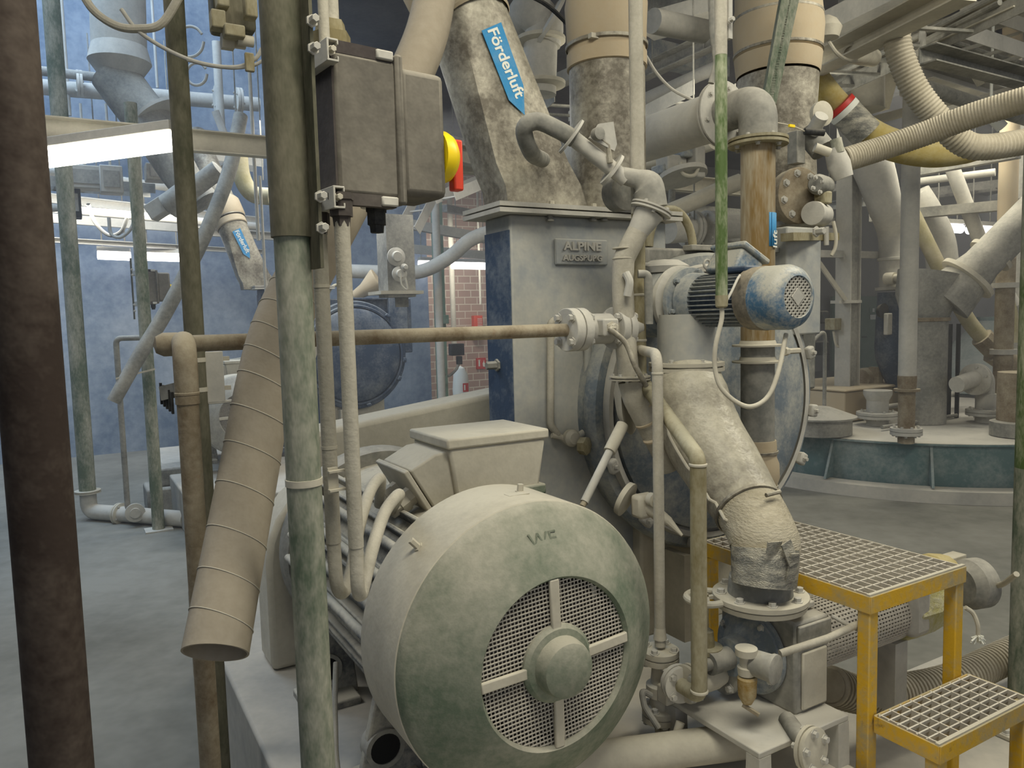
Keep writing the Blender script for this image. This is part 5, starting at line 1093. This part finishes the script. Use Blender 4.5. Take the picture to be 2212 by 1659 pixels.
for py in (622, 765): G().lathe((p.x, p.y, P(2172, py, 7.6).z), Z, [(0, .12), (.05, .12)], 20).build('clamp', m_grey, up)
p = P(2192, 300, 8.6); post('grey_upright', 'grey upright tube beside the brown and pale one at right', 2195, 450, 8.8, .10, .5, 4.9, m_greyd)
tag(G().tube([P(2212, 880, 9.6), P(2120, 700, 9.6)], [.9, .2], 30).build('steel_cone', m_teal, None), 'teal-grey sloping cone behind the right end of the tank', 'cone') if 0 else None
cone = P(2150, 860, 10.6); tag(G().lathe((cone.x, cone.y, .45), Z, [(0, 1.1), (.02, 1.12), (.95, .25), (1.0, .25)], 40).build('steel_hopper', m_teal, None), 'teal-grey conical hopper behind the right end of the tank', 'hopper')
# column with foot, brace, boxes
cb_ = P(1830, 780, 7.9); sc_ = thing('support_column', 'grey steel column on a pale concrete foot left of the brown standpipe', 'column', (cb_.x, cb_.y, .475))
zft = P(1833, 842, 7.9).z; G().box((cb_.x, cb_.y, (zft+.475)/2), (.36, .4, zft-.475), taper=.6).build('concrete_foot', m_cream, sc_, bevel=.02)
G().box((cb_.x, cb_.y, (zft+5)/2), (.12, .14, 5-zft)).build('shaft', m_greyd, sc_)
for s_ in (-1, 1): G().box(V((cb_.x, cb_.y, (zft+5)/2)) + B*s_*.075, (.012, .18, 5-zft)).build('column_flange', m_grey, sc_)
G().box(P(1828, 652, 7.8), (.36, .1, .03)).build('bracket_plate', m_grey, sc_)
tag(G().bar(P(1764, 560, 7.7), P(1826, 648, 7.7), .035, .04).build('diagonal_brace', m_dust, None), 'thin diagonal brace meeting the grey column', 'brace')
for k, (x0, y0, x1, y1, lb) in enumerate(((1765, 548, 1940, 552, 'lower'), (1765, 500, 1850, 503, 'middle'), (1765, 478, 1830, 480, 'upper'))): tag(G().bar(P(x0, y0, 7.75), P(x1, y1, 8.2), .05, .07).build('cross_beam', m_grey, None), lb + ' grey cross beam behind the inlet box', 'beam')
jb = thing('junction_box', 'tan junction box on the left side of the grey column', 'box', P(1800, 700, 7.9)); G().box(P(1800, 700, 7.9), (.12, .12, .12)).build('case', m_tan, jb, bevel=.01); G().tube(spl([P(1800, 715, 7.9), P(1806, 745, 7.9), P(1818, 752, 7.9), P(1812, 770, 7.9)], 5), .012, 8).build('cable', m_dust, jb)
for k, (px, py, w2, h2) in enumerate(((1775, 685, .14, .16), (1775, 752, .14, .18))): tag(G().box(P(px, py, 9.8), (w2, .12, h2)).build('motor_switch', m_dark, None, bevel=.02), ('upper', 'lower')[k] + ' black switch left of the grey column', 'switch')
rm = thing('small_drive', 'small rusty drive motor at the base of the blue duct', 'motor', P(1880, 828, 8.1)); G().lathe(P(1858, 818, 8.1), B + A*.2, [(0, .10), (.06, .11), (.16, .11), (.18, .08), (.3, .09)], 24).build('motor_body', m_rust, rm); G().box(P(1892, 815, 8.1), (.08, .12, .22)).build('bracket', m_rust, rm)
# green doors on the back wall
dw = P(1880, 700, 20.9)
for k, (x0, x1, nm) in enumerate(((1857, 1912, 'door_1'), (1796, 1838, 'door_2'))):
    a = PP(x0, 640, dw, A); b = PP(x1, 640, dw, A); c = (a+b)/2; zt3 = P((x0+x1)//2, 640, c.y).z
    d_ = struct(G().box((c.x, c.y, zt3/2), ((b-a).length, .08, zt3)).build(nm, m_gdoor)); 
    if k == 0:
        h_ = G().bar(PP(1862, 728, c - A*.06, A), PP(1872, 728, c - A*.06, A), .03, .03).build('door_handle', m_dark, d_)
        sgn = thing('exit_sign', 'small green and white notice on the green door', 'sign', c); q = PP(1884, 670, c - A*.06, A); G().box(q, (.24, .01, .15)).build('green_panel', m_gdoor, sgn); G().box(q - A*.008 + B*.05, (.09, .004, .10)).build('running_symbol', m_white, sgn); q = PP(1886, 685, c - A*.06, A); G().box(q, (.26, .01, .13)).build('white_panel', m_white, sgn)
# ================================================================ sleeve, valves and transmitter above the mill
lx_ = P(1680, 120, 3.5); lr = 86/1650*3.6; ld = thing('loading_sleeve', 'very wide cream fabric sleeve above a steel cone, behind the green conduit', 'duct', (lx_.x, lx_.y, P(1700, 480, 3.5).z))
lz = lambda py: V((lx_.x, lx_.y, P(1682, py, 3.5).z))
G().lathe(lz(165), Z, [(0, lr*.94), (.01, lr*.96), (.08, lr), (.085, lr*.95), (.09, lr), (.20, lr*1.04), (.30, lr*.98), (1.2, lr*.98)], 48, cap=False).build('fabric_sleeve', m_cream, ld)
for py in (45, 120): band(lz(py), Z, lr*1.0, .014, m_steel, ld, 'clamp_ring', .004)
G().tube([lz(170), lz(300), P(1705, 400, 3.45), P(1712, 500, 3.4)], [lr*.93, lr*.86, lr*.62, lr*.6], 40).build('steel_cone', m_steel, ld)
for (x0, x1) in ((1702, 1655), (1722, 1672)):
    tag(G().bar(P(x0, -40, 3.05), P(x1 - (8 if x0 > 1710 else 0), 225, 3.05), .035, .035).build('inclined_channel', m_pgreen, None), ('left' if x0 < 1710 else 'right') + ' inclined steel channel hanging in front of the wide cream sleeve', 'channel')
bf2 = thing('blank_flange', 'large round bolted blank flange under the steel cone', 'flange', P(1716, 425, 3.15)); c = P(1716, 425, 3.15)
fo = G().lathe(c, -A - B*.15, [(-.10, .085), (-.02, .085), (-.02, .108), (.012, .108), (.014, .112), (.035, .112), (.037, .108)], 40).build('disc', m_rust, bf2); bolts(fo, c + (-A - B*.15).normalized()*.037, -A - B*.15, .088, 8, m_grey, .011, .012)
tm = thing('transmitter', 'round grey pressure transmitter with screw cap right of the blank flange', 'transmitter', P(1780, 460, 3.1))
td = (B*1.0 + A*.35).normalized(); G().lathe(P(1755, 460, 3.05), td, [(0, .034), (.003, .046), (.03, .048), (.032, .044), (.11, .046), (.112, .040)], 32).build('housing', m_grey, tm); G().box(P(1778, 428, 3.08), (.05, .05, .05)).build('neck_block', m_tan, tm, bevel=.006); G().lathe(P(1772, 400, 3.08), td, [(-.05, .03), (-.03, .04), (.05, .04), (.07, .03)], 18).build('valve_head', m_greyd, tm)
bolts(tm, P(1765, 400, 3.02), -A, .03, 4, m_grey, .007, .01); G().tube(fillet([P(1785, 490, 3.08), P(1785, 530, 3.08)], .01), .010, 12).build('stem', m_grey, tm); G().tube(spl([P(1800, 478, 3.06), P(1806, 510, 3.06), P(1804, 535, 3.06), P(1796, 552, 3.06)], 6), .007, 10).build('lead', m_dust, tm)
tag(G().bar(P(1700, 512, 2.9), P(1800, 512, 3.22), .05, .03).build('support_bar', m_tan, None), 'short tan support bar below the round transmitter', 'bar')
vc = thing('hose_coupling', 'cluster of dusty hose couplings where the pale hose meets the cone', 'coupling', P(1790, 320, 3.15))
G().lathe(P(1778, 245, 3.15), -A - B*.2, [(-.02, .02), (-.02, .05), (.0, .05), (.006, .03)], 24).build('disc', m_dust, vc); G().tube([P(1775, 250, 3.12), P(1755, 285, 3.18)], .028, 16).build('branch', m_grey, vc)
G().tube([P(1745, 285, 3.25), P(1778, 325, 3.2)], .05, 20).build('body', m_greyd, vc); G().tube([P(1800, 320, 3.12), P(1812, 355, 3.12), P(1822, 385, 3.12)], [.035, .045, .038], 20).build('elbow', m_grey, vc)
G().tube([P(1760, 318, 3.05), P(1792, 330, 3.05)], .018, 12).build('nipple', m_dust, vc); G().tube([P(1805, 300, 3.1), P(1812, 330, 3.1)], .022, 14).build('green_union', m_pgreen, vc)
kl = thing('black_clamp_handle', 'black clamp handle with yellow cord on the steel cone', 'handle', P(1760, 287, 3.0)); G().tube([P(1738, 284, 3.0), P(1780, 287, 3.0)], .013, 12).build('grip', m_dark, kl); G().tube(spl([P(1672, 264, 3.0), P(1710, 272, 3.0), P(1740, 284, 3.0)], 5), .003, 8).build('cord', m_dust, kl); G().box(P(1710, 272, 2.99), (.03, .008, .010)).build('yellow_tag', m_knoby, kl)
G_ = G().box(P(1720, 320, 3.2), (.05, .05, .13)); tag(G_.build('square_bracket', m_greyd, None, bevel=.003), 'hollow square bracket hanging on the steel cone', 'bracket')
# hoses at right
def hose(name, pts, r, mat, lb, pitch=.03, amp=.10):
    return tag(G().hose(spl([P(*p) for p in pts], 12), r, pitch, amp, 22).build(name, mat, None), lb, 'hose')
hose('corrugated_hose', [(1826, 345, 3.2), (1900, 322, 3.2), (2000, 288, 3.15), (2100, 250, 3.05), (2250, 205, 2.9)], .049, m_hosed, 'pale corrugated hose rising to the right edge, foremost of the hoses', .011, .05)
hose('corrugated_hose', [(1935, 70, 4.0), (1945, 120, 4.0), (1975, 190, 4.0), (2020, 250, 4.0), (2075, 305, 4.0), (2130, 318, 4.0), (2250, 300, 4.0)], .064, m_hosed, 'corrugated hose coming down from the cable trays and turning to the right edge', .019, .08)
tag(G().tube(spl([P(1760, 165, 4.6), P(1800, 215, 4.6), P(1850, 265, 4.6), P(1920, 310, 4.6), P(2010, 330, 4.6), P(2090, 325, 4.6), P(2130, 318, 4.6)], 10), [.07, .07, .075, .09, .085, .075, .05], 26).build('slack_hose', m_hoseb, None), 'slack yellow hose hanging under the pale corrugated hose', 'hose')
tw = thing('taped_joint', 'grey taped joint with red and white tape on the yellow hose', 'hose joint', P(1850, 262, 4.5)); a, b = P(1822, 238, 4.55), P(1872, 290, 4.55)
G().tube([a, b], .088, 26).build('grey_tape', m_tape, tw); G().tube([a.lerp(b, -.05), a.lerp(b, .12)], .090, 26).build('white_tape', m_white, tw); G().tube([a.lerp(b, -.2), a.lerp(b, -.06)], .090, 26).build('red_tape', m_red, tw)
tag(G().tube(spl([P(1440, 460, 5.2), P(1500, 435, 5.2), P(1560, 408, 5.2), P(1600, 392, 5.2)], 6), .055, 22).build('pale_hose', m_dust, None), 'pale hose lit brightly behind the vertical pipes in the upper middle', 'hose')
# ================================================================ ceiling trays, channels and pipework
def pzb(x, y, z): return PZ(x, y, z)
T = [ # x0,y0,x1,y1,z,kind,w,h,label
 (1400, 262, 1545, 192, 3.15, 'ladder', .34, .10, 'brightly lit ladder tray between the pale pipe and the green conduit'),
 (1400, 300, 1545, 240, 3.05, 'channel', .10, .06, 'pale lamp rail below the brightly lit ladder tray'),
 (1190, 250, 1240, 210, 3.2, 'ladder', .3, .08, 'short piece of ladder tray between the chute and the down pipe'),
 (1395, 60, 1545, 20, 3.9, 'box', .3, .12, 'dark grey ceiling beam right of the down pipe'),
 (1765, 150, 2110, -25, 3.0, 'channel', .12, .10, 'long pale channel rising to the top edge at right'),
 (1765, 185, 2160, -10, 3.15, 'ladder', .40, .10, 'ladder cable tray alongside the long pale channel'),
 (1770, 90, 2000, -20, 3.6, 'box', .5, .15, 'broad pale duct under the ceiling at the upper right'),
 (1975, 112, 2230, -5, 3.2, 'channel', .12, .10, 'pale channel ending at the hanging bracket, upper right'),
 (1985, 122, 2250, 190, 3.0, 'channel', .10, .09, 'long pale channel falling to the right edge'),
 (2000, 80, 2260, 160, 3.3, 'ladder', .36, .10, 'ladder tray falling to the right edge above the pale channel'),
 (2010, 30, 2260, 110, 3.6, 'ladder', .40, .10, 'uppermost ladder tray at the top right corner'),
 (2000, 190, 2230, 262, 3.1, 'pipe', .05, 0, 'grey pipe running below the ladder trays at right'),
 (1990, 255, 2220, 190, 3.3, 'box', .08, .08, 'grey beam behind the corrugated hoses'),
 (1880, 262, 2060, 215, 3.2, 'box', .06, .06, 'narrow grey beam behind the tall standpipe'),
 (1980, 370, 2200, 330, 3.0, 'box', .10, .10, 'grey beam below the slack yellow hose'),
 (1960, 395, 2150, 372, 3.0, 'pipe', .04, 0, 'thin pipe below the slack yellow hose'),
 (1400, 345, 1545, 300, 2.9, 'pipe', .08, 0, 'pale pipe behind the elbow flange'),
 (1880, 470, 2212, 440, 2.6, 'box', .14, .10, 'long grey beam above the right lamps'),
]
for k, (x0, y0, x1, y1, z, kd, wd, hd, lb) in enumerate(T):
    nm = {'ladder': 'cable_ladder', 'channel': 'steel_channel', 'box': 'ceiling_beam', 'pipe': 'ceiling_pipe'}[kd]
    a, b = pzb(x0, y0, z), pzb(x1, y1, z); mt = [m_grey, m_dust, m_greyd][k % 3]
    o = beam(nm, lb, 'cable tray' if kd == 'ladder' else ('pipe' if kd == 'pipe' else 'beam'), a, b, wd, hd, mt, kd)
# long flat cables lying in the trays
for k, (x0, y0, x1, y1, z) in enumerate(((1765, 180, 2150, -8, 3.20), (1770, 196, 2160, 5, 3.20), (1775, 205, 2170, 15, 3.21), (2005, 84, 2255, 158, 3.35), (2012, 74, 2255, 150, 3.35))):
    tag(G().tube([pzb(x0, y0, z), pzb((x0+x1)/2, (y0+y1)/2+4, z), pzb(x1, y1, z)], .016, 8).build('tray_cable', m_greyd, None), ('outer cable in the tray beside the long pale channel', 'middle cable in the tray beside the long pale channel', 'inner cable in the tray beside the long pale channel', 'front cable in the ladder tray falling right', 'rear cable in the ladder tray falling right')[k], 'cable')
hb = thing('hanging_bracket', 'steel hanger rod and bracket joining the two pale channels at upper right', 'bracket', P(1988, 110, 4.6)); G().tube([P(1995, 52, 4.6), P(1990, 120, 4.6)], .02, 10).build('rod', m_grey, hb); G().box(P(1985, 122, 4.6), (.12, .1, .03)).build('foot', m_grey, hb)
op = thing('open_pipe_end', 'open pipe end with dark bore under the trays, right of the cream sleeve', 'pipe', P(1848, 118, 4.4)); G().tube([P(1838, 116, 4.3), P(1885, 125, 4.6)], .05, 22, wall=.01).build('pipe_tube', m_dust, op)
hl_ = thing('round_lamp', 'round dusty lamp body hanging at the top right of the cream sleeve', 'lamp', P(1785, 75, 4.0)); G().lathe(P(1785, 88, 4.0), Z, [(0, .01), (.01, .06), (.06, .075), (.10, .05), (.12, .02)], 24).build('body', m_dust, hl_)
tag(G().tube(spl([P(1790, 90, 4.0), P(1808, 115, 4.0), P(1830, 130, 4.1), P(1850, 132, 4.2)], 6), .010, 8).build('lamp_cable', m_dust, None), 'pale cable from the round dusty lamp body to the open pipe end', 'cable')
hop = thing('square_hopper', 'pale square hopper under the trays with a round flanged duct', 'hopper', P(1840, 200, 6.6)); G().box(P(1835, 175, 6.6), (.5, .4, .5), taper=1.4).build('hopper_body', m_dust, hop); G().cyl(P(1862, 240, 6.4), P(1862, 160, 6.4), .17, 28).build('round_duct', m_dust, hop); G().lathe(P(1862, 155, 6.4), Z, [(0, .17), (.01, .22), (.03, .22), (.04, .17)], 28).build('duct_flange', m_grey, hop)
tag(G().bar(P(1765, 150, 6.2), P(1895, 330, 6.2), .12, .05).build('inclined_beam', m_pgreen, None), 'pale green inclined beam crossing behind the taped hose joint', 'beam')
tag(G().bar(P(2048, 50, 6.0), P(2125, 180, 6.0), .10, .05).build('inclined_beam', m_dust, None), 'pale inclined flat bar crossing the ladder trays at upper right', 'beam')
tag(G().tube([P(2140, 250, 5.5), P(2165, 275, 5.5)], .04, 16).cyl(P(2140, 250, 5.5), V((P(2140, 250, 5.5).x, P(2140, 250, 5.5).y, 5.0)), .01, 8).build('bottle_end', m_white, None), 'small white rounded cylinder below the pale hose at right', 'cylinder')
pd = thing('background_elbow', 'blue-grey elbow pipe with flange rings behind the chute top', 'pipe', P(1150, 100, 4.6))
G().tube(spl([P(1125, 60, 4.8), P(1145, 25, 4.6), P(1175, 55, 4.6), P(1170, 95, 4.6)], 7), .11, 26).build('bend', m_grey, pd); G().cyl(P(1165, 205, 4.6), P(1168, 90, 4.6), .098, 26).build('tube', m_grey, pd)
for py in (95, 190): G().lathe(P(1168, py, 4.6), Z, [(0, .10), (.01, .145), (.03, .145), (.04, .10)], 28).build('flange_ring', m_dust, pd)
G().lathe(P(1180, 45, 4.55), V((.8, .2, -.5)), [(0, .12), (.01, .15), (.03, .15)], 28).build('flange_ring', m_grey, pd)
tag(G().tube(spl([P(1120, -20, 3.4), P(1180, 10, 3.4), P(1235, 60, 3.4), P(1300, 120, 3.4)], 6), .010, 8).build('black_cable', m_dark, None), 'dark cable passing behind the down pipe at the top', 'cable')
tag(G().tube(spl([P(1395, 120, 3.0), P(1420, 160, 3.0), P(1455, 195, 3.0), P(1505, 220, 3.0)], 6), .006, 8).build('thin_cable', m_grey, None), 'thin grey cable from the pale pipe to the elbow flange', 'cable')
cd = thing('flexible_conduit', 'grey ribbed conduit hanging just left of the green conduit', 'conduit', P(1543, 110, 2.3)); G().tube(spl([P(1538, -30, 2.3), P(1538, 60, 2.3), P(1544, 110, 2.3), P(1546, 140, 2.3), P(1536, 180, 2.3)], 7), .009, 12).build('tube', m_greyd, cd)
tag(G().tube([P(1410, 45, 3.6), P(1520, 68, 3.8)], .055, 20).build('sleeve_pipe', m_grey, None), 'short pale pipe length with wires at its open end, right of the down pipe', 'pipe')
# clutter of valves between vertical pipes
cl_ = thing('valve_cluster', 'cluster of pale blue-grey valves seen between the pale pipe and the green conduit', 'valve', P(1480, 350, 5.0))
for (x, y, w2, h2) in ((1450, 355, .16, .10), (1478, 322, .10, .12), (1500, 352, .08, .20), (1432, 368, .10, .06)): G().box(P(x, y, 5.0), (w2, .12, h2)).build('valve_block', m_grey if w2 != .10 else m_bluem, cl_, bevel=.01)
G().lathe(P(1475, 385, 5.0), Z + A*.3, [(0, .16), (.03, .16), (.04, .10)], 28).build('round_flange', m_grey, cl_); G().tube(spl([P(1470, 350, 4.9), P(1475, 375, 4.9), P(1500, 378, 4.9), P(1512, 350, 4.9)], 6), .012, 8).build('cable', m_dust, cl_)
mp_ = thing('flanged_line', 'blue-grey flanged pipe line visible above the lifting lug', 'pipe', P(1500, 495, 5.4)); G().tube([P(1440, 498, 5.3), P(1600, 488, 5.9)], .09, 24).build('pipe_tube', m_grey, mp_)
for x in (1492, 1530): flange(mp_, P(x, 495, 5.5), B, .13, .03, m_grey, 6, .01)
tag(G().tube(fillet([P(1425, 460, 5.6), P(1450, 460, 5.6), P(1452, 410, 5.6)], .06), .025, 12).build('bent_tube', m_greyd, None), 'thin bent tube behind the pale branch elbow', 'pipe')
for k, (x0, y0, x1, y1, Y) in enumerate(((1395, 450, 1640, 470, 8.5), (1390, 395, 1560, 412, 8.0), (1395, 500, 1600, 512, 9.0))):
    tag(G().bar(P(x0, y0, Y), P(x1, y1, Y+.8), .12, .14).build('background_beam', m_greyd, None), ('middle', 'upper', 'lower')[k] + ' grey beam in the gap left of the stained elbow pipe', 'beam')

E = [ # more beams and trays
 (1195, 180, 1240, 160, 4.0, 'box', .12, .12, 'blue-grey beam between the chute and the down pipe, upper one'),
 (1160, 330, 1245, 290, 3.4, 'ladder', .30, .08, 'pale ladder tray left of the down pipe, lower one'),
 (1395, 160, 1560, 85, 3.7, 'channel', .10, .12, 'blue-grey channel above the brightly lit ladder tray'),
 (1390, 215, 1560, 140, 3.45, 'pipe', .05, 0, 'slim pale pipe just above the brightly lit ladder tray'),
 (1395, 110, 1560, 150, 4.2, 'box', .20, .20, 'wide grey duct crossing between the pale pipe and the green conduit'),
 (1395, 20, 1560, -30, 4.4, 'box', .25, .2, 'broad blue-grey beam at the top edge right of the down pipe'),
 (1770, 120, 2060, -25, 3.3, 'pipe', .035, 0, 'slim pipe beside the broad pale ceiling duct, upper right'),
 (1800, 240, 2040, 150, 4.2, 'box', .12, .16, 'grey steel beam passing behind the top of the corrugated hose'),
 (2100, 60, 2250, -5, 3.9, 'box', .12, .14, 'steel beam cutting across the very top right corner'),
 (1990, 160, 2240, 235, 3.5, 'channel', .10, .10, 'grey channel falling right below the two pale channels'),
 (1985, 290, 2230, 235, 4.1, 'pipe', .06, 0, 'grey pipe seen between the crossing hoses'),
 (1990, 420, 2200, 395, 3.1, 'ladder', .30, .10, 'ladder tray under the slack yellow hose'),
 (1770, 410, 1890, 396, 3.3, 'box', .10, .10, 'grey beam left of the tall grey standpipe, upper one'),
 (1770, 448, 1890, 436, 3.0, 'channel', .10, .10, 'grey channel left of the tall grey standpipe, lower one'),
 (960, 450, 1070, 470, 3.2, 'box', .10, .10, 'grey beam left of the housing flange'),
 (975, 300, 1050, 318, 4.2, 'pipe', .05, 0, 'slim pipe right of the red and yellow dial'),
]
for k, (x0, y0, x1, y1, z, kd, wd, hd, lb) in enumerate(E):
    nm = {'ladder': 'cable_ladder', 'channel': 'steel_channel', 'box': 'ceiling_beam', 'pipe': 'ceiling_pipe'}[kd]
    beam(nm, lb, 'cable tray' if kd == 'ladder' else ('pipe' if kd == 'pipe' else 'beam'), pzb(x0, y0, z), pzb(x1, y1, z), wd, hd, [m_grey, m_bluem, m_greyd][k % 3], kd)

def hang(nm, kind='suspension_rod'):
    for o in list(COL.objects):
        if o.name == nm and o.type in ('MESH', 'EMPTY'):
            if o.type == 'MESH': pts_ = [o.location + v.co for v in o.data.vertices]
            else: pts_ = [o.location]
            a_ = min(pts_, key=lambda p: p.x); b_ = max(pts_, key=lambda p: p.x)
            for p_ in ((a_.lerp(b_, .2), a_.lerp(b_, .8)) if o.type == 'MESH' else (a_,)):
                if p_.z < 4.95: G().cyl(p_, V((p_.x, p_.y, 5.0)), .006, 8).build(kind, m_greyd, o)
for nm in ('steel_channel.006', 'flanged_line', 'far_hose', 'cable_ladder.009', 'cable_ladder.005', 'steel_channel.004', 'inclined_pipe.002'): hang(nm)
for o in bpy.data.objects:
    if '_w' in o: del o['_w']
